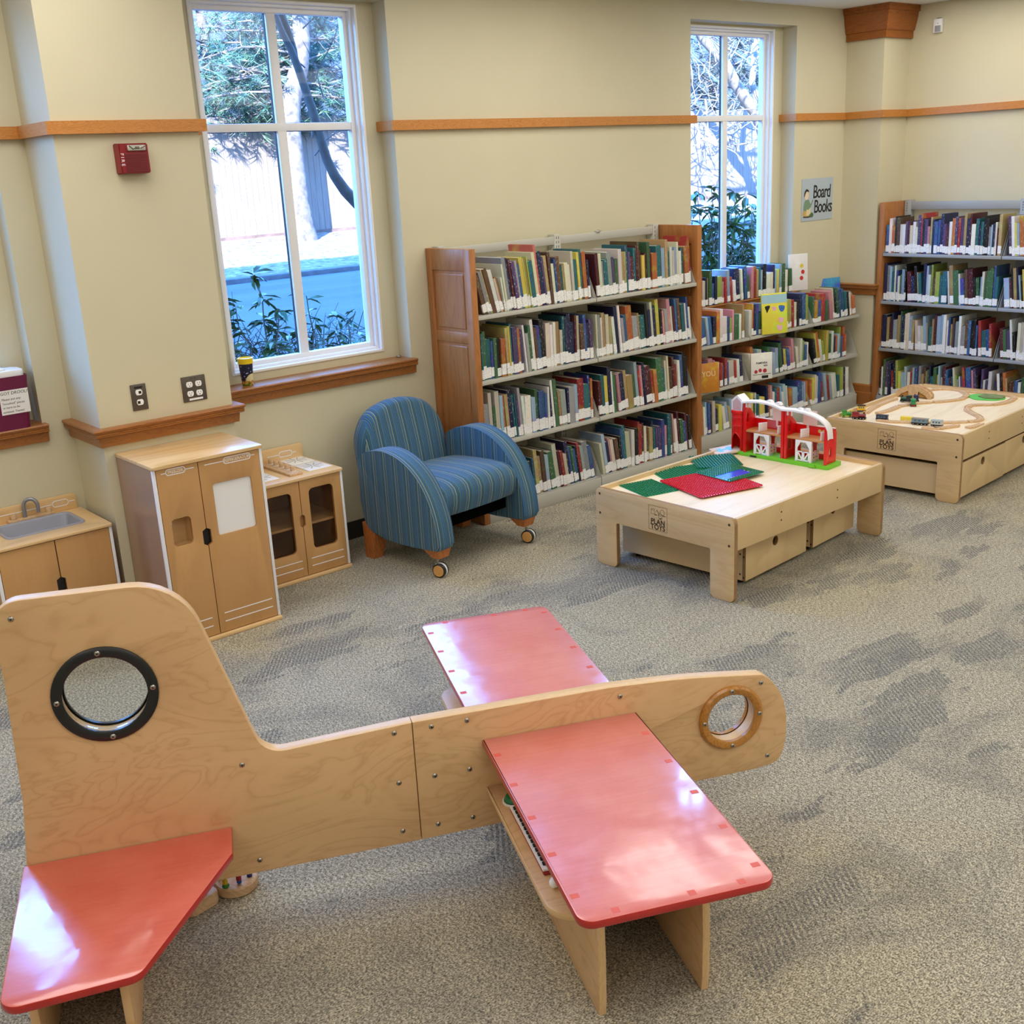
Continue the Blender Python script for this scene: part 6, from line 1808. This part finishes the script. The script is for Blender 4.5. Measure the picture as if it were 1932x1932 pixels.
# motion sensor high on the right wall
ms = tag(empty('motion_detector', (XR, 4.620, 2.775)), 'small white motion sensor high on the right wall beside the wooden capital', 'sensor')
m = MB(); m.box(-.030, 0, -.034, .034, -.048, .048, .008); m.build('housing', M['white'], ms)
m = MB(); m.box(-.0335, -.028, -.028, .018, -.042, .0, .003); m.build('lens', plain('sensor lens', srgb(150, 152, 160), .3), ms)
m = MB(); m.cyl(.003, 0, .001, 10, T(-.0302, -.004, .016) @ RY(-90)); m.box(-.02, -.004, -.02, .012, .0475, .052, .002); m.build('sensor_eye', M['black'], ms)
# ------------------------------------------------------------------ books, one by one
PAL = {
 'white': (226, 224, 216), 'cream': (214, 204, 176), 'grey': (150, 152, 154), 'black': (34, 32, 36), 'navy': (34, 44, 84), 'blue': (50, 96, 156), 'pale blue': (150, 186, 210),
 'teal': (34, 108, 116), 'green': (64, 112, 66), 'lime': (160, 178, 62), 'yellow': (222, 200, 70), 'tan': (178, 146, 92), 'orange': (204, 104, 48), 'red': (178, 44, 48), 'maroon': (96, 34, 46),
 'brown': (104, 70, 52), 'pink': (206, 132, 146), 'purple': (82, 64, 116), 'salmon': (226, 104, 92)}
MIX1 = ['white'] * 9 + ['cream'] * 7 + ['grey'] * 5 + ['navy'] * 7 + ['black'] * 5 + ['blue'] * 5 + ['teal'] * 7 + ['green'] * 5 + ['maroon'] * 5 + ['red'] * 4 + ['brown'] * 5 + ['orange'] * 3 + ['tan'] * 5 + ['yellow'] * 2 + ['purple'] * 3 + ['pale blue'] * 4 + ['pink'] * 2 + ['lime']
MIX2 = ['white'] * 10 + ['red'] * 5 + ['yellow'] * 5 + ['pale blue'] * 6 + ['blue'] * 6 + ['lime'] * 5 + ['teal'] * 3 + ['orange'] * 5 + ['cream'] * 4 + ['navy'] * 4 + ['pink'] * 3 + ['green'] * 4 + ['black'] * 3 + ['tan'] * 2
MIX3 = ['white'] * 9 + ['cream'] * 6 + ['grey'] * 6 + ['navy'] * 7 + ['blue'] * 7 + ['pale blue'] * 6 + ['purple'] * 3 + ['maroon'] * 4 + ['teal'] * 5 + ['green'] * 5 + ['tan'] * 6 + ['orange'] * 2 + ['red'] * 2 + ['brown'] * 4 + ['pink'] * 1 + ['black'] * 4 + ['lime'] * 2 + ['yellow'] * 2
ORD = lambda n: '%d%s' % (n, 'th' if 10 <= n % 100 <= 20 else {1: 'st', 2: 'nd', 3: 'rd'}.get(n % 10, 'th'))
bk = random.Random(77)
def bookmesh(t, h, d, board=False):
    """local: x thickness 0..t, spine at y = 0, back edge at y = d, z up 0..h"""
    m = MB(); c = 0.0022 if not board else 0.0012
    if board:
        m.box(0, t, 0, d, 0, h, min(.003, t * .2), 2)
        return m.tomesh('board_book', True, 40)
    m.box(0, c, 0.001, d, 0, h); m.box(t - c, t, 0.001, d, 0, h); m.box(0, t, 0, c, 0, h, .0008, 1)
    return m.tomesh('cover', True, 40)
def add_book(name, label, cat, grp, Mx, t, h, d, col, lab=None, board=False, fine=True):
    me = bookmesh(t, h, d, board); me.materials.append(M['cover'])
    o = bpy.data.objects.new(name, me); C.objects.link(o); o.matrix_basis = Mx
    pc_ = PAL[col]; g_ = sum(pc_) / 3; c = srgb(*[q * .80 + g_ * .20 for q in pc_]); k = bk.uniform(.72, 1.08)
    o.color = (min(1, c[0] * k * bk.uniform(.92, 1.08)), min(1, c[1] * k * bk.uniform(.92, 1.08)), min(1, c[2] * k * bk.uniform(.92, 1.08)), 1)
    tag(o, label, cat, grp)
    if not board:
        p = MB().box(.0021, t - .0021, .0024, d - .004, .003, h - .003).build('pages', M['pages'], o, smooth=False)
    if lab:
        z0, z1 = lab
        e = min(.004, t * .15)
        MB().box(-.0004, t + .0004, -.0005, .010 if not board else .006, z0, z1).build('spine_label', M['label'], o, smooth=False)
    return o
def colword(t, h, tall=.27, thick=.024, thin=.011):
    w = []
    if h > tall: w.append('tall')
    if t > thick: w.append('thick')
    elif t < thin: w.append('thin')
    return w[0] + ' ' if w else ''
def fill(x0, x1, place, tr, hr, dr, mix, lean_runs, label_fn, name, cat, grp, lab, board=False, cols=None, start=1, gap=.0008):
    """stand books from x0 to x1; place(x, lean) -> matrix of the book's lower spine corner; lean (deg) tips tops towards x0"""
    x = x0; i = start; prev = 0.0; run = None; left = 0
    while True:
        if left <= 0:
            if x - x0 < .02 and lean_runs[0]: a, left = lean_runs[0]
            else: a = bk.choice(lean_runs[1]); left = bk.randint(4, 11)
        left -= 1
        t = bk.uniform(*tr) ** 1.0
        if bk.random() < .12: t *= 1.7
        h = bk.uniform(*hr); d = bk.uniform(*dr)
        if cols and (i - 1) in cols: col, t_, h_ = cols[i - 1]; t = t_ or t; h = h_ or h
        else: col = bk.choice(mix)
        an = max(0.0, a + bk.uniform(-.6, .6)) if a > .5 else bk.uniform(0, .35)
        sa = R(an)
        step = max(0.0, h * (math.sin(sa) - math.sin(R(prev)))) if x - x0 > 1e-6 else h * math.sin(sa)
        xb = x + step
        adv = t / math.cos(sa)
        if xb + adv > x1: break
        lbl = label_fn(colword(t, h) + col, i)
        add_book(name, lbl, cat, grp, place(xb, an), t, h, d, col, (lab[0] + bk.uniform(-.004, .006), lab[1] + bk.uniform(-.014, .012)) if lab and bk.random() < lab[2] else None, board)
        x = xb + adv + gap + (bk.uniform(0, .003) if bk.random() < .2 else 0); prev = an; i += 1
    return i
def place_back(yf, z):
    return lambda x, a: T(x, yf + bk.uniform(0, .012), z + .0006) @ Matrix.Rotation(R(-a), 4, 'Y')
def place_right(xf, z, y_hi):
    # rows on the right wall run towards -y; local x -> -y, local y -> +x
    return lambda s, a: T(xf + bk.uniform(0, .010), y_hi - s, z + .0006) @ RZ(-90) @ Matrix.Rotation(R(-a), 4, 'Y')
# --- armchair bookcase
rows = ['top', 'second', 'third', 'bottom']
special = {0: {0: ('brown', None, .22), 1: ('grey', .02, .24), 2: ('tan', .012, .25), 3: ('brown', None, .25), 5: ('cream', .014, .19), 6: ('orange', .008, .20), 7: ('white', .01, .19), 8: ('cream', .012, .26), 9: ('grey', .028, .295), 10: ('navy', .012, .29), 11: ('maroon', .016, .285), 13: ('grey', .016, .27), 14: ('blue', .013, .25), 15: ('yellow', .026, .285), 16: ('yellow', .008, .28), 17: ('tan', .008, .28), 18: ('lime', .009, .285), 20: ('cream', .022, .305), 21: ('salmon', .016, .345), 22: ('navy', .030, .305)},
           1: {0: ('teal', .016, .21), 1: ('teal', .012, .26), 2: ('green', .02, .27), 3: ('teal', .034, .225), 5: ('green', .02, .225), 8: ('tan', .02, .27), 12: ('orange', .016, .26)},
           2: {4: ('pale blue', .022, .26), 5: ('orange', .012, .26), 7: ('navy', .026, .28), 8: ('teal', .013, .25), 9: ('teal', .01, .25)},
           3: {0: ('maroon', .02, .22), 2: ('navy', .02, .25), 4: ('black', .02, .22)}}
leans = {0: [(15, 7), [2, 5, 7, 4, 8]], 1: [(0.5, 8), [0.3, 2, 5, 6, 2]], 2: [(1.5, 6), [0.3, 3, 4, 1, 6]], 3: [(6, 9), [5, 9, 12, 8, 10]]}
for r, z in enumerate(SHZ + [0.084]):
    n = 1
    for si, (xa, xb) in enumerate(((3.796, 4.680), (4.702, 5.584))):
        ll = [leans[r][0] if si == 0 else (leans[r][1][1], 6), leans[r][1] if not (r == 3 and si == 1) else [5, 6, 3, 1, 0.3]]
        n = fill(xa, xb, place_back(YF1 + .020, z), (.0125, .0305), (.205, .295) if r != 3 else (.20, .285), (.20, .235), MIX1, ll,
             lambda c, i, rr=rows[r]: '%s picture book, %s from the armchair end, %s shelf behind the armchair' % (c, ORD(i), rr),
             'picture_book', 'book', 'picture books on the %s shelf of the armchair bookcase' % rows[r], (.008, .066, .93), cols=special[r] if si == 0 else None, start=n)
# --- low bookcase and the sill over it
for r, z in enumerate(SH2 + [0.096]):
    n = 1
    for si, (xa, xb) in enumerate(SEG2):
        if r == 2 and si == 2: pass
        x1_ = xb - .006 - (.09 if (si == 2 and r == 1) else .012)
        n = fill(xa + .006 + (.0 if si else .0), x1_, place_back(YF2 + .014, z), (.017, .036), (.15, .24), (.14, .165), MIX2,
             [(0.4 if r != 1 else 12, 5), [0.2, 0.4, 2, 4, 9] if r != 2 else [4, 8, 10, 3]],
             lambda c, i, rr=['upper', 'middle', 'lowest'][r]: '%s board book, %s from the left, %s shelf under the narrow window' % (c, ORD(i), rr),
             'board_book', 'book', 'board books on the %s shelf of the low bookcase' % ['upper', 'middle', 'lowest'][r], (.006, .045, .7), board=True, start=n)
fill(5.995, 7.120, place_back(5.118, .95), (.016, .036), (.15, .245), (.12, .145), MIX2, [(0.3, 8), [0.2, 0.3, 1, 4]],
     lambda c, i: '%s board book, %s from the left on the narrow window sill' % (c, ORD(i)), 'board_book', 'book', 'board books standing on the narrow window sill', (.006, .05, .8), board=True)
# a few turned to show their covers
def face_out(name, x, y, z, wd, h, t, rz, tilt, col, label, draw=None):
    o = MB().box(-wd / 2, wd / 2, 0, t, 0, h, .002).build(name, M['cover'], None, T(x, y, z) @ RZ(rz) @ RX(tilt))
    o.color = srgb(*col); tag(o, label, 'book', 'board books turned to face the room')
    return o
def deco(o, items, mat):
    m = MB()
    for kind, a in items:
        if kind == 'blob': m.prism(spline(a, 4), 0, .0004, T(0, -.0004, 0) @ RX(90))
        elif kind == 'text': m.mesh(text_mesh(a[0], a[1], .0003, bold=.0004), T(a[2], -.0006, a[3]) @ RX(90))
        elif kind == 'rect': m.box(a[0], a[1], -.0005, .0002, a[2], a[3])
        elif kind == 'disc': m.prism(circ(a[0], a[1], a[2], 18), 0, .0005, T(0, -.0002, 0) @ RX(90))
    bmesh.ops.recalc_face_normals(m.bm, faces=m.bm.faces[:])
    m.build('cover_print', mat, o, smooth=False)
yb_ = face_out('board_book', 6.560, 4.870, .7215, .20, .285, .014, -24, -5, (226, 214, 70), 'yellow book turned face out on the upper shelf of the low bookcase')
deco(yb_, [('rect', (-.0995, .0995, .215, .2745))], plain('cover pale blue', srgb(160, 200, 214), .4))
deco(yb_, [('blob', [(-.075, .195), (-.035, .198), (-.05, .165), (-.06, .15), (-.066, .165)])], M['black'])
deco(yb_, [('blob', [(.035, .195), (.08, .19), (.075, .16), (.055, .15), (.04, .165)])], plain('cover blue blob', srgb(54, 108, 190), .4))
deco(yb_, [('blob', [(-.02, .19), (.015, .185), (.01, .165), (-.01, .162)]), ('blob', [(.03, .11), (.075, .105), (.06, .075), (.04, .075)]), ('blob', [(.02, .06), (.06, .05), (.05, .02), (.02, .03)])], plain('cover pink blob', srgb(226, 176, 190), .4))
sb = face_out('board_book', 7.60, 5.118, .73, .215, .27, .012, -14, -5, (60, 150, 196), 'sky blue book standing face out at the wall end of the low bookcase')
deco(sb, [('disc', (.085, .12, .028)), ('disc', (.10, .15, .02))], M['white'])
wb_ = face_out('board_book', 6.430, 4.880, .4105, .165, .19, .012, -26, -3, (232, 228, 220), 'white board book turned face out on the middle shelf of the low bookcase')
deco(wb_, [('text', ('PAMPARA', .020, 0, .118)), ('text', ('RIDE', .014, .03, .098)), ('rect', (-.07, .07, .036, .039)), ('rect', (.0, .05, .008, .028))], M['black'])
deco(wb_, [('disc', (-.045, .058, .013)), ('disc', (-.012, .066, .013)), ('disc', (.024, .062, .015))], plain('cover crimson', srgb(176, 44, 60), .4))
ob_ = face_out('board_book', 5.86, 4.884, .4105, .16, .20, .014, -20, -5, (198, 128, 44), 'ochre board book with YOU on its cover, on the low bookcase middle shelf')
deco(ob_, [('text', ('YOU', .05, .0, .125))], plain('cover cream', srgb(230, 206, 160), .4))
dt = face_out('board_book', 7.165, 5.112, .951, .17, .27, .012, -18, -3, (228, 226, 226), 'white book with coloured dots, face out at the sill end by the sign')
deco(dt, [('disc', (.03, .18, .016))], plain('cover yellow dot', srgb(226, 200, 70), .4)); deco(dt, [('disc', (.04, .135, .016)), ('disc', (.028, .09, .016))], plain('cover red dot', srgb(196, 52, 44), .4))
# --- right-hand bookcase
for r, z in enumerate(SHZ + [0.084]):
    n = 1
    ll = [[(0.3, 14), [0.2, 0.3, 0.3, 6]], [(0.3, 10), [0.3, 0.3, 7, 5]], [(0.3, 12), [0.3, 0.4, 4, 3]], [(0.3, 5), [6, 1, 3, 0.3]]][r]
    for si, (s0, s1) in enumerate(((.006, .914), (.942, 1.36))):
        n = fill(s0, s1, place_right(XF3 + .020, z, 4.782), (.0100, .0250), (.19, .29), (.19, .225), MIX3, ll if si == 0 else [(6, 5), ll[1]],
             lambda c, i, rr=rows[r]: '%s library book, %s from the corner column, %s shelf behind the train table' % (c, ORD(i), rr),
             'library_book', 'book', 'library books on the %s shelf of the right-hand bookcase' % rows[r], (.010, .062, .92), start=n)
